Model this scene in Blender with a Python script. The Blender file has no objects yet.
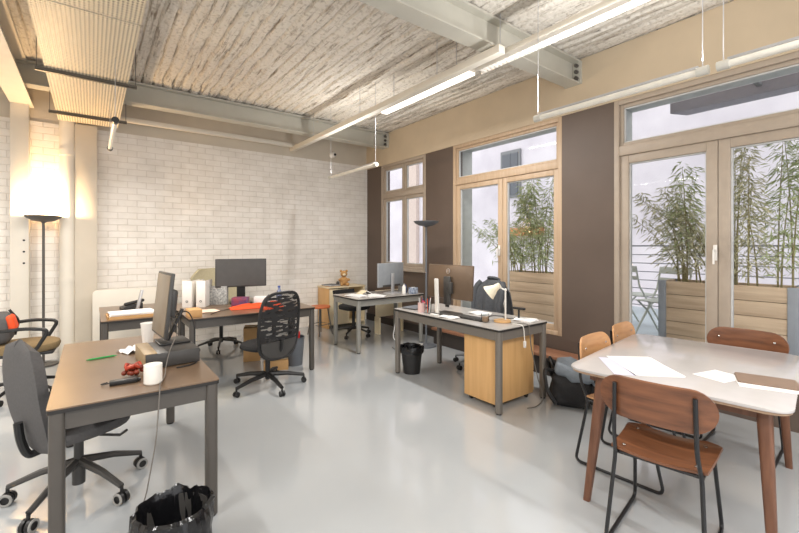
import bpy, bmesh, math, random, bisect
from mathutils import Vector, Matrix, Euler, noise
random.seed(7)
PI = math.pi
COL = bpy.context.scene.collection

# ------------------------------------------------------------------ materials
def lin(c):
    out = []
    for v in c:
        v = v/255.0
        out.append(v/12.92 if v <= 0.04045 else ((v+0.055)/1.055)**2.4)
    return (*out, 1.0)

MATS = {}
def mat(name, rgb, rough=0.5, metal=0.0, var=0.06, scale=12.0, bump=0.0, spec=0.5, emit=None, emit_s=0.0, coat=0.0, rgb2=None, stretch=(1,1,1), detail=4.0, alpha=1.0, sheen=0.0):
    if name in MATS: return MATS[name]
    m = bpy.data.materials.new(name); m.use_nodes = True
    nt = m.node_tree; N = nt.nodes; L = nt.links
    b = N['Principled BSDF']
    b.inputs['Roughness'].default_value = rough; b.inputs['Metallic'].default_value = metal
    b.inputs['Specular IOR Level'].default_value = spec
    if coat: b.inputs['Coat Weight'].default_value = coat; b.inputs['Coat Roughness'].default_value = 0.1
    if sheen: b.inputs['Sheen Weight'].default_value = sheen
    tc = N.new('ShaderNodeTexCoord'); mp = N.new('ShaderNodeMapping'); mp.inputs['Scale'].default_value = stretch
    nz = N.new('ShaderNodeTexNoise'); nz.inputs['Scale'].default_value = scale; nz.inputs['Detail'].default_value = detail
    L.new(tc.outputs['Object'], mp.inputs[0]); L.new(mp.outputs[0], nz.inputs['Vector'])
    rp = N.new('ShaderNodeValToRGB')
    c = lin(rgb)
    if rgb2 is None:
        c1 = tuple(max(0, x*(1-var)) for x in c[:3]) + (1,); c2 = tuple(min(1, x*(1+var)) for x in c[:3]) + (1,)
    else: c1, c2 = c, lin(rgb2)
    rp.color_ramp.elements[0].color = c1; rp.color_ramp.elements[1].color = c2
    rp.color_ramp.elements[0].position = 0.3; rp.color_ramp.elements[1].position = 0.7
    L.new(nz.outputs['Fac'], rp.inputs[0]); L.new(rp.outputs[0], b.inputs['Base Color'])
    if bump:
        bp = N.new('ShaderNodeBump'); bp.inputs['Strength'].default_value = bump; bp.inputs['Distance'].default_value = 0.01
        L.new(nz.outputs['Fac'], bp.inputs['Height']); L.new(bp.outputs[0], b.inputs['Normal'])
    if emit:
        b.inputs['Emission Color'].default_value = lin(emit); b.inputs['Emission Strength'].default_value = emit_s
    MATS[name] = m
    return m

def brick_mat(name, c1, c2, mortar):
    m = bpy.data.materials.new(name); m.use_nodes = True
    nt = m.node_tree; N = nt.nodes; L = nt.links; b = N['Principled BSDF']
    tc = N.new('ShaderNodeTexCoord'); sp = N.new('ShaderNodeSeparateXYZ'); cb = N.new('ShaderNodeCombineXYZ')
    L.new(tc.outputs['Object'], sp.inputs[0])
    ad = N.new('ShaderNodeMath'); ad.operation = 'ADD'; L.new(sp.outputs[0], ad.inputs[0]); L.new(sp.outputs[1], ad.inputs[1])
    L.new(ad.outputs[0], cb.inputs[0]); L.new(sp.outputs[2], cb.inputs[1])
    wn = N.new('ShaderNodeTexNoise'); wn.inputs['Scale'].default_value = 6.0
    L.new(tc.outputs['Object'], wn.inputs['Vector'])
    mx = N.new('ShaderNodeVectorMath'); mx.operation = 'MULTIPLY_ADD'
    mx.inputs[1].default_value = (0.012, 0.012, 0); L.new(wn.outputs['Color'], mx.inputs[0]); L.new(cb.outputs[0], mx.inputs[2])
    br = N.new('ShaderNodeTexBrick'); L.new(mx.outputs[0], br.inputs['Vector'])
    br.inputs['Scale'].default_value = 1.0; br.inputs['Brick Width'].default_value = 0.225; br.inputs['Row Height'].default_value = 0.088
    br.inputs['Mortar Size'].default_value = 0.005; br.inputs['Mortar Smooth'].default_value = 0.6; br.inputs['Bias'].default_value = -0.1
    br.inputs['Color1'].default_value = lin(c1); br.inputs['Color2'].default_value = lin(c2); br.inputs['Mortar'].default_value = lin(mortar)
    nz = N.new('ShaderNodeTexNoise'); nz.inputs['Scale'].default_value = 5.0; nz.inputs['Detail'].default_value = 6.0
    L.new(tc.outputs['Object'], nz.inputs['Vector'])
    mm = N.new('ShaderNodeMix'); mm.data_type = 'RGBA'; mm.blend_type = 'MULTIPLY'; mm.inputs['Factor'].default_value = 0.35
    rp = N.new('ShaderNodeValToRGB'); rp.color_ramp.elements[0].position = .3; rp.color_ramp.elements[1].position = .6
    rp.color_ramp.elements[0].color = (.72, .70, .66, 1); rp.color_ramp.elements[1].color = (1, 1, 1, 1)
    L.new(nz.outputs['Fac'], rp.inputs[0]); L.new(br.outputs['Color'], mm.inputs['A']); L.new(rp.outputs[0], mm.inputs['B'])
    L.new(mm.outputs['Result'], b.inputs['Base Color']); b.inputs['Roughness'].default_value = 0.6
    n2 = N.new('ShaderNodeTexNoise'); n2.inputs['Scale'].default_value = 40; L.new(tc.outputs['Object'], n2.inputs['Vector'])
    h = N.new('ShaderNodeMath'); h.operation = 'MULTIPLY_ADD'; h.inputs[1].default_value = -1.0; L.new(br.outputs['Fac'], h.inputs[0])
    h2 = N.new('ShaderNodeMath'); h2.operation = 'MULTIPLY'; h2.inputs[1].default_value = .35; L.new(n2.outputs['Fac'], h2.inputs[0]); L.new(h2.outputs[0], h.inputs[2])
    bp = N.new('ShaderNodeBump'); bp.inputs['Strength'].default_value = 0.75; bp.inputs['Distance'].default_value = 0.012
    L.new(h.outputs[0], bp.inputs['Height']); L.new(bp.outputs[0], b.inputs['Normal'])
    bp.inputs['Strength'].default_value = .55
    return m

def concrete_mat():
    m = bpy.data.materials.new('board_marked_concrete'); m.use_nodes = True
    nt = m.node_tree; N = nt.nodes; L = nt.links; b = N['Principled BSDF']; b.inputs['Roughness'].default_value = .85
    tc = N.new('ShaderNodeTexCoord'); mp = N.new('ShaderNodeMapping'); mp.inputs['Scale'].default_value = (13, 1.1, 8)
    L.new(tc.outputs['Object'], mp.inputs[0])
    n1 = N.new('ShaderNodeTexNoise'); n1.inputs['Scale'].default_value = 1.6; n1.inputs['Detail'].default_value = 8; n1.inputs['Roughness'].default_value = .7
    L.new(mp.outputs[0], n1.inputs['Vector'])
    n2 = N.new('ShaderNodeTexNoise'); n2.inputs['Scale'].default_value = .55; n2.inputs['Detail'].default_value = 3
    L.new(tc.outputs['Object'], n2.inputs['Vector'])
    n3 = N.new('ShaderNodeTexNoise'); n3.inputs['Scale'].default_value = 28; n3.inputs['Detail'].default_value = 5
    L.new(tc.outputs['Object'], n3.inputs['Vector'])
    r1 = N.new('ShaderNodeValToRGB'); e = r1.color_ramp.elements
    e[0].position = .33; e[0].color = lin((150, 135, 116)); e[1].position = .46; e[1].color = lin((240, 233, 221))
    L.new(n1.outputs['Fac'], r1.inputs[0])
    r2 = N.new('ShaderNodeValToRGB'); e = r2.color_ramp.elements
    e[0].position = .4; e[0].color = (.76, .76, .78, 1); e[1].position = .6; e[1].color = (1, 1, 1, 1)
    L.new(n2.outputs['Fac'], r2.inputs[0])
    r3 = N.new('ShaderNodeValToRGB'); e = r3.color_ramp.elements
    e[0].position = .32; e[0].color = (.62, .59, .55, 1); e[1].position = .48; e[1].color = (1, 1, 1, 1)
    L.new(n3.outputs['Fac'], r3.inputs[0])
    a = N.new('ShaderNodeMix'); a.data_type = 'RGBA'; a.blend_type = 'MULTIPLY'; a.inputs['Factor'].default_value = .6
    L.new(r1.outputs[0], a.inputs['A']); L.new(r2.outputs[0], a.inputs['B'])
    c = N.new('ShaderNodeMix'); c.data_type = 'RGBA'; c.blend_type = 'MULTIPLY'; c.inputs['Factor'].default_value = .7
    L.new(a.outputs['Result'], c.inputs['A']); L.new(r3.outputs[0], c.inputs['B'])
    L.new(c.outputs['Result'], b.inputs['Base Color'])
    ad = N.new('ShaderNodeMath'); ad.operation = 'ADD'; L.new(n1.outputs['Fac'], ad.inputs[0]); L.new(n3.outputs['Fac'], ad.inputs[1])
    bp = N.new('ShaderNodeBump'); bp.inputs['Strength'].default_value = .8; bp.inputs['Distance'].default_value = .03
    L.new(ad.outputs[0], bp.inputs['Height']); L.new(bp.outputs[0], b.inputs['Normal'])
    return m

def wood_mat(name, c1, c2, rough=.4, axis=0, scale=3.0, coat=0.0):
    st = [14, 14, 14]; st[axis] = 1.0
    return mat(name, c1, rough, rgb2=c2, scale=scale, stretch=tuple(st), detail=6, coat=coat, bump=.03)

def perforated_mat(name, rgb):
    m = bpy.data.materials.new(name); m.use_nodes = True
    nt = m.node_tree; N = nt.nodes; L = nt.links; b = N['Principled BSDF']; b.inputs['Roughness'].default_value = .45
    tc = N.new('ShaderNodeTexCoord'); mp = N.new('ShaderNodeMapping')
    mp.inputs['Scale'].default_value = (1/0.0254, 1/0.034, 0); mp.inputs['Location'].default_value = (-(-.33/.0254) % 1.0, 0, 0)
    L.new(tc.outputs['Object'], mp.inputs[0])
    fr = N.new('ShaderNodeVectorMath'); fr.operation = 'FRACTION'; L.new(mp.outputs[0], fr.inputs[0])
    sb = N.new('ShaderNodeVectorMath'); sb.operation = 'SUBTRACT'; sb.inputs[1].default_value = (.5, .5, 0); L.new(fr.outputs[0], sb.inputs[0])
    ln = N.new('ShaderNodeVectorMath'); ln.operation = 'LENGTH'; L.new(sb.outputs[0], ln.inputs[0])
    lt = N.new('ShaderNodeMath'); lt.operation = 'LESS_THAN'; lt.inputs[1].default_value = .3; L.new(ln.outputs['Value'], lt.inputs[0])
    mx = N.new('ShaderNodeMix'); mx.data_type = 'RGBA'; L.new(lt.outputs[0], mx.inputs['Factor'])
    mx.inputs['A'].default_value = lin(rgb); mx.inputs['B'].default_value = lin((96, 84, 66))
    L.new(mx.outputs['Result'], b.inputs['Base Color'])
    return m

def glass_mat(name='window_glass', tint=(1, 1, 1), f=0.05):
    m = bpy.data.materials.new(name); m.use_nodes = True
    nt = m.node_tree; N = nt.nodes; L = nt.links; N.remove(N['Principled BSDF'])
    t = N.new('ShaderNodeBsdfTransparent'); t.inputs[0].default_value = (*tint, 1)
    g = N.new('ShaderNodeBsdfGlossy'); g.inputs['Roughness'].default_value = .02
    lw = N.new('ShaderNodeLayerWeight'); lw.inputs[0].default_value = .12
    mx = N.new('ShaderNodeMixShader'); L.new(lw.outputs['Fresnel'], mx.inputs[0]); L.new(t.outputs[0], mx.inputs[1]); L.new(g.outputs[0], mx.inputs[2])
    L.new(mx.outputs[0], N['Material Output'].inputs[0])
    return m

M = {}
M['floor'] = mat('poured_resin_floor', (173, 176, 178), .15, var=.04, scale=.9, detail=5, coat=.7)
M['brick'] = brick_mat('white_painted_brick', (243, 238, 231), (237, 231, 223), (222, 215, 206))
M['concrete'] = concrete_mat()
M['tan'] = mat('tan_plaster', (196, 179, 154), .8, var=.05, scale=2.5)
M['greyplaster'] = mat('grey_beige_plaster', (206, 196, 180), .8, var=.05, scale=2.5)
M['taupe'] = mat('dark_taupe_paint', (94, 80, 71), .55, var=.05, scale=3)
M['plinth'] = mat('dark_plinth', (52, 45, 41), .6)
M['steel'] = mat('grey_painted_steel', (188, 185, 174), .5, var=.05, scale=4)
M['steel_white'] = mat('white_painted_steel', (224, 217, 204), .45, var=.03, scale=5)
M['frame'] = wood_mat('pale_oak_frame', (180, 154, 126), (192, 168, 142), .5, 2, 2.0)
M['frame_g'] = mat('greige_painted_frame', (170, 156, 141), .5, var=.04)
M['frame_in'] = mat('pale_grey_glazing_bead', (206, 208, 208), .5)
M['glass'] = glass_mat()
M['perf'] = perforated_mat('perforated_white_metal', (226, 214, 190))
M['black'] = mat('black_plastic', (28, 27, 27), .45, var=.1)
M['black_soft'] = mat('black_fabric', (34, 33, 34), .9, var=.15, scale=60, bump=.1)
M['blacktube'] = mat('black_powder_coated_tube', (26, 26, 28), .35)
M['darkmetal'] = mat('dark_grey_metal', (84, 80, 76), .4, var=.04)
M['deskmetal3'] = mat('taupe_grey_desk_metal', (112, 106, 99), .4, var=.04)
M['desktop'] = mat('taupe_laminate', (112, 90, 70), .28, var=.05, scale=6)
M['deskedge'] = mat('black_desk_edge', (34, 31, 29), .5)
M['desktop_reflect'] = mat('laminate_with_reflection', (172, 167, 162), .2, var=.05, scale=6)  # taupe top made paler, window reflection put into its colour
M['deskmetal'] = mat('warm_grey_desk_metal', (78, 73, 68), .4, var=.04)
M['deskmetal2'] = mat('mid_grey_desk_metal', (140, 138, 132), .4, var=.04)
M['greyfab'] = mat('charcoal_grey_upholstery', (84, 82, 82), .8, var=.08, scale=80, bump=.05)
M['olive'] = mat('worn_olive_upholstery', (128, 108, 76), .8, var=.1, scale=50, bump=.05)
M['beigefab'] = mat('beige_green_upholstery', (186, 176, 146), .85, var=.06, scale=50)
M['chrome'] = mat('brushed_chrome', (190, 188, 184), .25, metal=1)
M['white'] = mat('white_plastic', (232, 228, 222), .4, var=.03)
M['paper'] = mat('white_paper', (236, 234, 232), .8, var=.02)
M['lilac'] = mat('pale_lilac_paper', (206, 204, 222), .7, var=.03)
M['ceramic'] = mat('white_ceramic', (236, 232, 224), .2, var=.02)
M['walnut'] = wood_mat('walnut_veneer', (92, 56, 36), (126, 80, 52), .35, 1, 3.0, .2)
M['walnut_leg'] = wood_mat('walnut_solid', (96, 62, 44), (120, 80, 58), .4, 2, 3.0)
M['walnut_lit'] = wood_mat('walnut_veneer_lit', (182, 132, 88), (200, 152, 106), .35, 1, 3.0, .2)  # walnut again, with the light on these chairs put into the colour
M['tabletop'] = mat('off_white_laminate', (186, 181, 179), .12, var=.02)
M['tableedge'] = wood_mat('table_edge_band', (150, 122, 98), (170, 142, 116), .4, 0)
M['ply'] = wood_mat('birch_plywood', (206, 160, 104), (218, 174, 118), .45, 2, 2.0)
M['cream'] = mat('cream_laminate', (232, 216, 182), .5, var=.03)
M['orange'] = mat('orange_fabric', (226, 78, 30), .7, var=.08)
M['red'] = mat('red_plastic', (190, 40, 40), .4)
M['blue'] = mat('blue_plastic', (52, 78, 150), .4)
M['grey'] = mat('mid_grey_plastic', (128, 130, 132), .45)
M['slate'] = mat('slate_grey_plastic', (98, 102, 108), .45)
M['monback'] = mat('silver_grey_plastic', (146, 150, 154), .35)
M['bronze'] = mat('bronze_anodised_casing', (108, 90, 74), .35, metal=.3, var=.04)
M['screen'] = mat('dark_glossy_screen', (74, 71, 68), .35)
M['mattscreen'] = mat('grey_matt_screen', (132, 118, 100), .3)
M['charcoal'] = mat('charcoal_plastic', (64, 62, 60), .4)
M['cardboard'] = mat('cardboard', (196, 154, 104), .8, var=.05)
M['speckle'] = mat('speckled_grey_board', (120, 122, 122), .7, rgb2=(196, 196, 192), scale=55, detail=6)
M['bag'] = mat('glossy_black_bin_liner', (18, 18, 20), .18, var=.2, scale=14, bump=.9)
M['bluegrey'] = mat('blue_grey_nylon', (120, 128, 136), .6, var=.1, scale=30, bump=.2)
M['jacket'] = mat('grey_wool_jacket', (78, 80, 84), .9, var=.12, scale=40, bump=.1)
M['stepwood'] = wood_mat('reddish_brown_wood', (128, 88, 66), (156, 110, 84), .45, 1, 2.0)
M['green'] = mat('green_plastic', (24, 160, 70), .3)
M['revealgrey'] = mat('pale_grey_render', (196, 200, 198), .7)
M['tealglass'] = glass_mat('clear_plastic', (.95, .97, .97))
M['teddy'] = mat('tan_plush', (196, 152, 98), .95, var=.15, scale=60, bump=.4)
M['planter'] = wood_mat('weathered_planter_boards', (190, 166, 140), (216, 194, 166), .7, 1, 2.0)
M['post'] = mat('galvanised_corner_post', (150, 156, 164), .5, var=.05)
M['leaf'] = mat('bamboo_leaf', (136, 150, 100), .6, rgb2=(188, 196, 150), scale=9, detail=2)
M['leafpale'] = mat('pale_olive_leaf', (158, 158, 124), .6, rgb2=(206, 202, 170), scale=9, detail=2)
M['culm'] = mat('bamboo_stem', (140, 132, 92), .6)
M['soil'] = mat('potting_soil', (70, 56, 44), .9, bump=.4)
M['render'] = mat('white_lilac_render', (226, 222, 227), .9, rgb2=(202, 197, 204), scale=.9, detail=6)
M['render2'] = mat('grey_render', (196, 194, 198), .9, var=.06, scale=1.1)
M['terrace'] = mat('pale_grey_paving', (176, 186, 192), .7, var=.05, scale=3)
M['rail'] = mat('grey_railing_metal', (128, 130, 134), .5)
M['garden'] = mat('sage_grey_metal', (176, 180, 172), .5)
M['awning'] = mat('grey_awning', (140, 138, 146), .6)
M['terracotta'] = mat('terracotta', (214, 140, 92), .8)
M['tubelit'] = mat('lit_tube_diffuser', (255, 252, 244), .4, emit=(255, 250, 238), emit_s=1.6)
M['tubeoff'] = mat('pale_tube_glass', (216, 212, 202), .3, emit=(255, 248, 236), emit_s=.05)  # faint glow added to tubes that are switched off
M['capglass'] = mat('dull_clear_cap', (196, 194, 186), .3)
M['rimgrey'] = mat('pale_grey_rim', (150, 148, 144), .4)
M['tubelouvre'] = mat('white_louvre', (238, 236, 228), .4, emit=(255, 250, 238), emit_s=.25)
M['bulb'] = mat('lamp_bulb', (255, 230, 190), .4, emit=(255, 206, 140), emit_s=30)
M['creamshade'] = mat('cream_enamel', (232, 222, 198), .4)
M['pink'] = mat('pale_pink_plastic', (224, 190, 186), .5)
M['folder'] = mat('brown_card_folder', (134, 112, 96), .5)
M['silver'] = mat('silver_plastic', (188, 188, 190), .3, metal=.4)

def slotted_mat():
    m = bpy.data.materials.new('slotted_steel'); m.use_nodes = True
    nt = m.node_tree; N = nt.nodes; L = nt.links; b = N['Principled BSDF']; b.inputs['Roughness'].default_value = .4
    tc = N.new('ShaderNodeTexCoord'); sp = N.new('ShaderNodeSeparateXYZ'); L.new(tc.outputs['Object'], sp.inputs[0])
    def mth(op, a, v):
        n = N.new('ShaderNodeMath'); n.operation = op; L.new(a, n.inputs[0])
        if v is not None: n.inputs[1].default_value = v
        return n.outputs[0]
    a = mth('LESS_THAN', mth('FRACT', mth('MULTIPLY', sp.outputs[0], 1/.04), None), .6); c = mth('LESS_THAN', mth('ABSOLUTE', sp.outputs[1], None), .008)
    x = N.new('ShaderNodeMath'); x.operation = 'MULTIPLY'; L.new(a, x.inputs[0]); L.new(c, x.inputs[1])
    mx = N.new('ShaderNodeMix'); mx.data_type = 'RGBA'; L.new(x.outputs[0], mx.inputs['Factor'])
    mx.inputs['A'].default_value = lin((96, 90, 80)); mx.inputs['B'].default_value = lin((30, 27, 24)); L.new(mx.outputs['Result'], b.inputs['Base Color'])
    return m
M['slotted'] = slotted_mat()
# mesh fabric of the office chair back: a real net cut by alpha
def net_mat():
    m = bpy.data.materials.new('black_mesh_fabric'); m.use_nodes = True
    nt = m.node_tree; N = nt.nodes; L = nt.links; b = N['Principled BSDF']
    b.inputs['Base Color'].default_value = lin((34, 33, 34)); b.inputs['Roughness'].default_value = .7
    tc = N.new('ShaderNodeTexCoord'); w = N.new('ShaderNodeTexNoise'); w.inputs['Scale'].default_value = 5; w.inputs['Detail'].default_value = 1
    mp = N.new('ShaderNodeMapping'); mp.inputs['Scale'].default_value = (1, 9, 46); mp.inputs['Rotation'].default_value = (.45, 0, 0)
    L.new(tc.outputs['Object'], mp.inputs[0]); L.new(mp.outputs[0], w.inputs['Vector']); w.inputs['Scale'].default_value = 1.0
    r = N.new('ShaderNodeMath'); r.operation = 'GREATER_THAN'; r.inputs[1].default_value = .56; L.new(w.outputs['Fac'], r.inputs[0])
    sc = N.new('ShaderNodeMath'); sc.operation = 'MULTIPLY'; sc.inputs[1].default_value = -.62; L.new(r.outputs[0], sc.inputs[0])
    a = N.new('ShaderNodeMath'); a.operation = 'ADD'; a.inputs[1].default_value = .93; L.new(sc.outputs[0], a.inputs[0])
    L.new(a.outputs[0], b.inputs['Alpha'])
    return m
M['net'] = net_mat()

# ------------------------------------------------------------------ mesh builder
class MB:
    def __init__(s): s.bm = bmesh.new()
    def _xf(s, vs, m):
        if m is not None: bmesh.ops.transform(s.bm, matrix=m, verts=vs)
    def box(s, c, d, r=0.0, m=None, seg=2):
        t = bmesh.new(); bmesh.ops.create_cube(t, size=1)
        bmesh.ops.scale(t, vec=d, verts=t.verts)
        if r > 0: bmesh.ops.bevel(t, geom=t.edges[:], offset=min(r, min(d)*.49), segments=seg, affect='EDGES', profile=.5)
        mt = Matrix.Translation(c)
        if m is not None: mt = mt @ m
        bmesh.ops.transform(t, matrix=mt, verts=t.verts)
        s._join(t); return s
    def b(s, x0, x1, y0, y1, z0, z1, r=0.0):
        return s.box(((x0+x1)/2, (y0+y1)/2, (z0+z1)/2), (abs(x1-x0), abs(y1-y0), abs(z1-z0)), r)
    def _join(s, t):
        me = bpy.data.meshes.new('tmp'); t.to_mesh(me); t.free(); s.bm.from_mesh(me); bpy.data.meshes.remove(me)
    def cyl(s, p0, p1, r0, r1=None, n=16, cap=True):
        if r1 is None: r1 = r0
        p0 = Vector(p0); p1 = Vector(p1); d = p1-p0
        q = d.to_track_quat('Z', 'Y').to_matrix()
        A = []; B = []
        for i in range(n):
            a = 2*PI*i/n; v = Vector((math.cos(a), math.sin(a), 0))
            A.append(s.bm.verts.new(p0+q@(v*r0))); B.append(s.bm.verts.new(p1+q@(v*r1)))
        for i in range(n): s.bm.faces.new((A[i], A[(i+1) % n], B[(i+1) % n], B[i]))
        if cap:
            s.bm.faces.new(A[::-1]); s.bm.faces.new(B)
        return s
    def tube(s, pts, r, n=8, fil=0.0, closed=False, r1=None):
        P = [Vector(p) for p in pts]
        if fil > 0 and len(P) > 2:
            Q = [] if closed else [P[0]]
            rng = range(len(P)) if closed else range(1, len(P)-1)
            for i in rng:
                a, b, c = P[i-1], P[i], P[(i+1) % len(P)]
                f1 = min(fil, (a-b).length*.45); f2 = min(fil, (c-b).length*.45)
                A = b+(a-b).normalized()*f1; C = b+(c-b).normalized()*f2
                for k in range(6):
                    t = k/5; Q.append(A*(1-t)**2+b*2*t*(1-t)+C*t*t)
            if not closed: Q.append(P[-1])
            P = Q
        N = len(P); rings = []
        t0 = (P[1]-P[0]).normalized()
        up = Vector((0, 0, 1)) if abs(t0.z) < .9 else Vector((1, 0, 0))
        u = t0.cross(up).normalized()
        for i in range(N):
            if closed: t = (P[(i+1) % N]-P[i-1]).normalized()
            else: t = (P[min(i+1, N-1)]-P[max(i-1, 0)]).normalized()
            u = (u-t*u.dot(t)).normalized(); w = t.cross(u)
            rr = r if r1 is None else r+(r1-r)*i/(N-1)
            rings.append([s.bm.verts.new(P[i]+(u*math.cos(2*PI*k/n)+w*math.sin(2*PI*k/n))*rr) for k in range(n)])
        for i in range(N if closed else N-1):
            a, b = rings[i], rings[(i+1) % N]
            for k in range(n): s.bm.faces.new((a[k], a[(k+1) % n], b[(k+1) % n], b[k]))
        if not closed:
            s.bm.faces.new(rings[0][::-1]); s.bm.faces.new(rings[-1])
        return s
    def lathe(s, prof, c=(0, 0, 0), n=28, m=None, jit=None):
        rings = []; new = []
        for (r, z) in prof:
            if r < 1e-5:
                p = Vector((c[0], c[1], c[2]+z))
                if jit: p = jit(p, 0.0, 0.0, z)
                v = s.bm.verts.new(p); rings.append([v]); new.append(v)
            else:
                R = []
                for i in range(n):
                    a = 2*PI*i/n; p = Vector((c[0]+r*math.cos(a), c[1]+r*math.sin(a), c[2]+z))
                    if jit: p = jit(p, r, a, z)
                    R.append(s.bm.verts.new(p))
                rings.append(R); new += R
        for a, b in zip(rings, rings[1:]):
            if len(a) == 1 and len(b) == 1: continue
            for i in range(n):
                j = (i+1) % n
                if len(a) == 1: s.bm.faces.new((a[0], b[j], b[i]))
                elif len(b) == 1: s.bm.faces.new((a[i], a[j], b[0]))
                else: s.bm.faces.new((a[i], a[j], b[j], b[i]))
        s._xf(new, m); return s
    def ball(s, c, r, n=16, m=None):
        if not hasattr(r, '__len__'): r = (r, r, r)
        t = bmesh.new(); bmesh.ops.create_uvsphere(t, u_segments=n, v_segments=max(6, n//2), radius=1)
        bmesh.ops.scale(t, vec=r, verts=t.verts)
        mt = Matrix.Translation(c)
        if m is not None: mt = mt @ m
        bmesh.ops.transform(t, matrix=mt, verts=t.verts); s._join(t); return s
    def prism(s, poly, h, m=None, r=0.0):
        t = bmesh.new()
        A = [t.verts.new((x, y, 0)) for x, y in poly]; B = [t.verts.new((x, y, h)) for x, y in poly]; n = len(poly)
        t.faces.new(A[::-1]); t.faces.new(B)
        for i in range(n): t.faces.new((A[i], A[(i+1) % n], B[(i+1) % n], B[i]))
        if r > 0:
            ed = [e for e in t.edges if abs(e.verts[0].co.z-e.verts[1].co.z) < 1e-6]
            bmesh.ops.bevel(t, geom=ed, offset=r, segments=2, affect='EDGES', profile=.5)
        if m is not None: bmesh.ops.transform(t, matrix=m, verts=t.verts)
        bmesh.ops.recalc_face_normals(t, faces=t.faces)
        s._join(t); return s
    def grid(s, nu, nv, f, th=0.0, wrap=False):
        """surface f(u,v)->point ; th > 0 makes a closed shell"""
        V = [[s.bm.verts.new(f(i/(nu-1), j/(nv-1))) for j in range(nv)] for i in range(nu)]
        fs = []
        for i in range(nu-1):
            for j in range(nv-1): fs.append(s.bm.faces.new((V[i][j], V[i+1][j], V[i+1][j+1], V[i][j+1])))
        if th:
            bmesh.ops.recalc_face_normals(s.bm, faces=fs)
            bmesh.ops.solidify(s.bm, geom=fs, thickness=th)
        return s
    def build(s, name, mt, parent=None, smooth=35):
        bmesh.ops.recalc_face_normals(s.bm, faces=s.bm.faces)
        me = bpy.data.meshes.new(name); s.bm.to_mesh(me); s.bm.free()
        if smooth:
            for p in me.polygons: p.use_smooth = True
            me.set_sharp_from_angle(angle=math.radians(smooth))
        me.materials.append(M[mt] if isinstance(mt, str) else mt)
        o = bpy.data.objects.new(name, me); COL.objects.link(o)
        if parent is not None: o.parent = parent
        return o

def rrect(w, d, r, n=5, c=(0, 0)):
    P = []
    for (sx, sy, a0) in ((1, 1, 0), (-1, 1, 90), (-1, -1, 180), (1, -1, 270)):
        for k in range(n+1):
            a = math.radians(a0+90*k/n)
            P.append((c[0]+sx*(w/2-r)+r*math.cos(a), c[1]+sy*(d/2-r)+r*math.sin(a)))
    return P
def T(x, y, z): return Matrix.Translation((x, y, z))
def RX(d): return Matrix.Rotation(math.radians(d), 4, 'X')
def RY(d): return Matrix.Rotation(math.radians(d), 4, 'Y')
def RZ(d): return Matrix.Rotation(math.radians(d), 4, 'Z')

def tag(o, label=None, cat=None, group=None, kind=None):
    if label: o['label'] = label
    if cat: o['category'] = cat
    if group: o['group'] = group
    if kind: o['kind'] = kind
    return o
def thing(name, label, cat, loc=(0, 0, 0), rz=0, group=None, kind=None):
    o = bpy.data.objects.new(name, None); COL.objects.link(o); o.empty_display_size = .1
    o.location = loc; o.rotation_euler = (0, 0, math.radians(rz))
    return tag(o, label, cat, group, kind)
def solo(mb, name, mt, label, cat, loc=(0, 0, 0), rz=0, group=None, kind=None):
    o = mb.build(name, mt); o.location = loc; o.rotation_euler = (0, 0, math.radians(rz))
    return tag(o, label, cat, group, kind)
KIDS = {}
def dup(root, loc, rz, label, group=None):
    def cp(o, parent):
        c = o.copy(); COL.objects.link(c)
        if parent is not None: c.parent = parent
        for ch in [x for x in list(COL.objects) if x.parent == o]: cp(ch, c)
        return c
    r = cp(root, None); r.location = loc; r.rotation_euler = (0, 0, math.radians(rz)); r['label'] = label
    if group: r['group'] = group
    return r
def struct(mb, name, mt, label, cat):
    return tag(mb.build(name, mt), label, cat, None, 'structure')

# ------------------------------------------------------------------ room shell
WX, WY, CZ = 4.4, 6.9, 3.56
struct(MB().b(-4.2, WX+.2, -3.2, WY+.2, -.12, 0), 'floor', 'floor', 'glossy pale grey poured resin floor', 'floor')
struct(MB().b(-4.2, WX+.2, WY, WY+.2, 0, 3.04), 'wall_back', 'brick', 'white painted brick back wall', 'wall')
struct(MB().b(-4.2, WX+.2, WY+.01, WY+.2, 3.04, CZ), 'wall_back_upper', 'greyplaster', 'smooth beige plaster band above the brick of the back wall', 'wall')
struct(MB().b(-4.4, -4.2, -3.2, WY+.2, 0, CZ), 'wall_left', 'brick', 'painted brick wall on the left side', 'wall')
# ceiling: board-marked concrete, every board a strip of its own height
cb = MB(); rc = random.Random(3); edges = [-4.25]
while edges[-1] < WX+.3: edges.append(edges[-1]+rc.uniform(.1, .125))
lev = [rc.uniform(-.01, .01) for _ in edges]; tilt = [rc.uniform(-.02, .02) for _ in edges]
def ceil_h(x, y):
    xw = x+.018*noise.noise(Vector((x*2, y*3, 5)))+.008*noise.noise(Vector((x*9, y*16, 2)))
    i = max(0, bisect.bisect_right(edges, xw)-1); w = (xw-edges[i])/max(.01, (edges[min(i+1, len(edges)-1)]-edges[i]))
    z = CZ+lev[i]+tilt[i]*(w-.5)
    z += .012*noise.noise(Vector((x*5, y*2.2, 1)))+.008*noise.noise(Vector((x*22, y*13, 3)))
    z += .05*max(0, 1-min(w, 1-w)*8)*min(1, .35+1.5*abs(noise.noise(Vector((x*3, y*2.5, 8)))))
    return z
nx, ny = 700, 130
cb.grid(nx, ny, lambda u, v: (lambda x, y: Vector((x, y, ceil_h(x, y))))(-4.2+8.8*u, -3.2+10.3*v))
cb.b(-4.2, WX+.2, -3.2, WY+.2, CZ+.06, CZ+.2)
struct(cb, 'ceiling', 'concrete', 'rough board-marked concrete ceiling with stained strips', 'ceiling')

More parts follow.
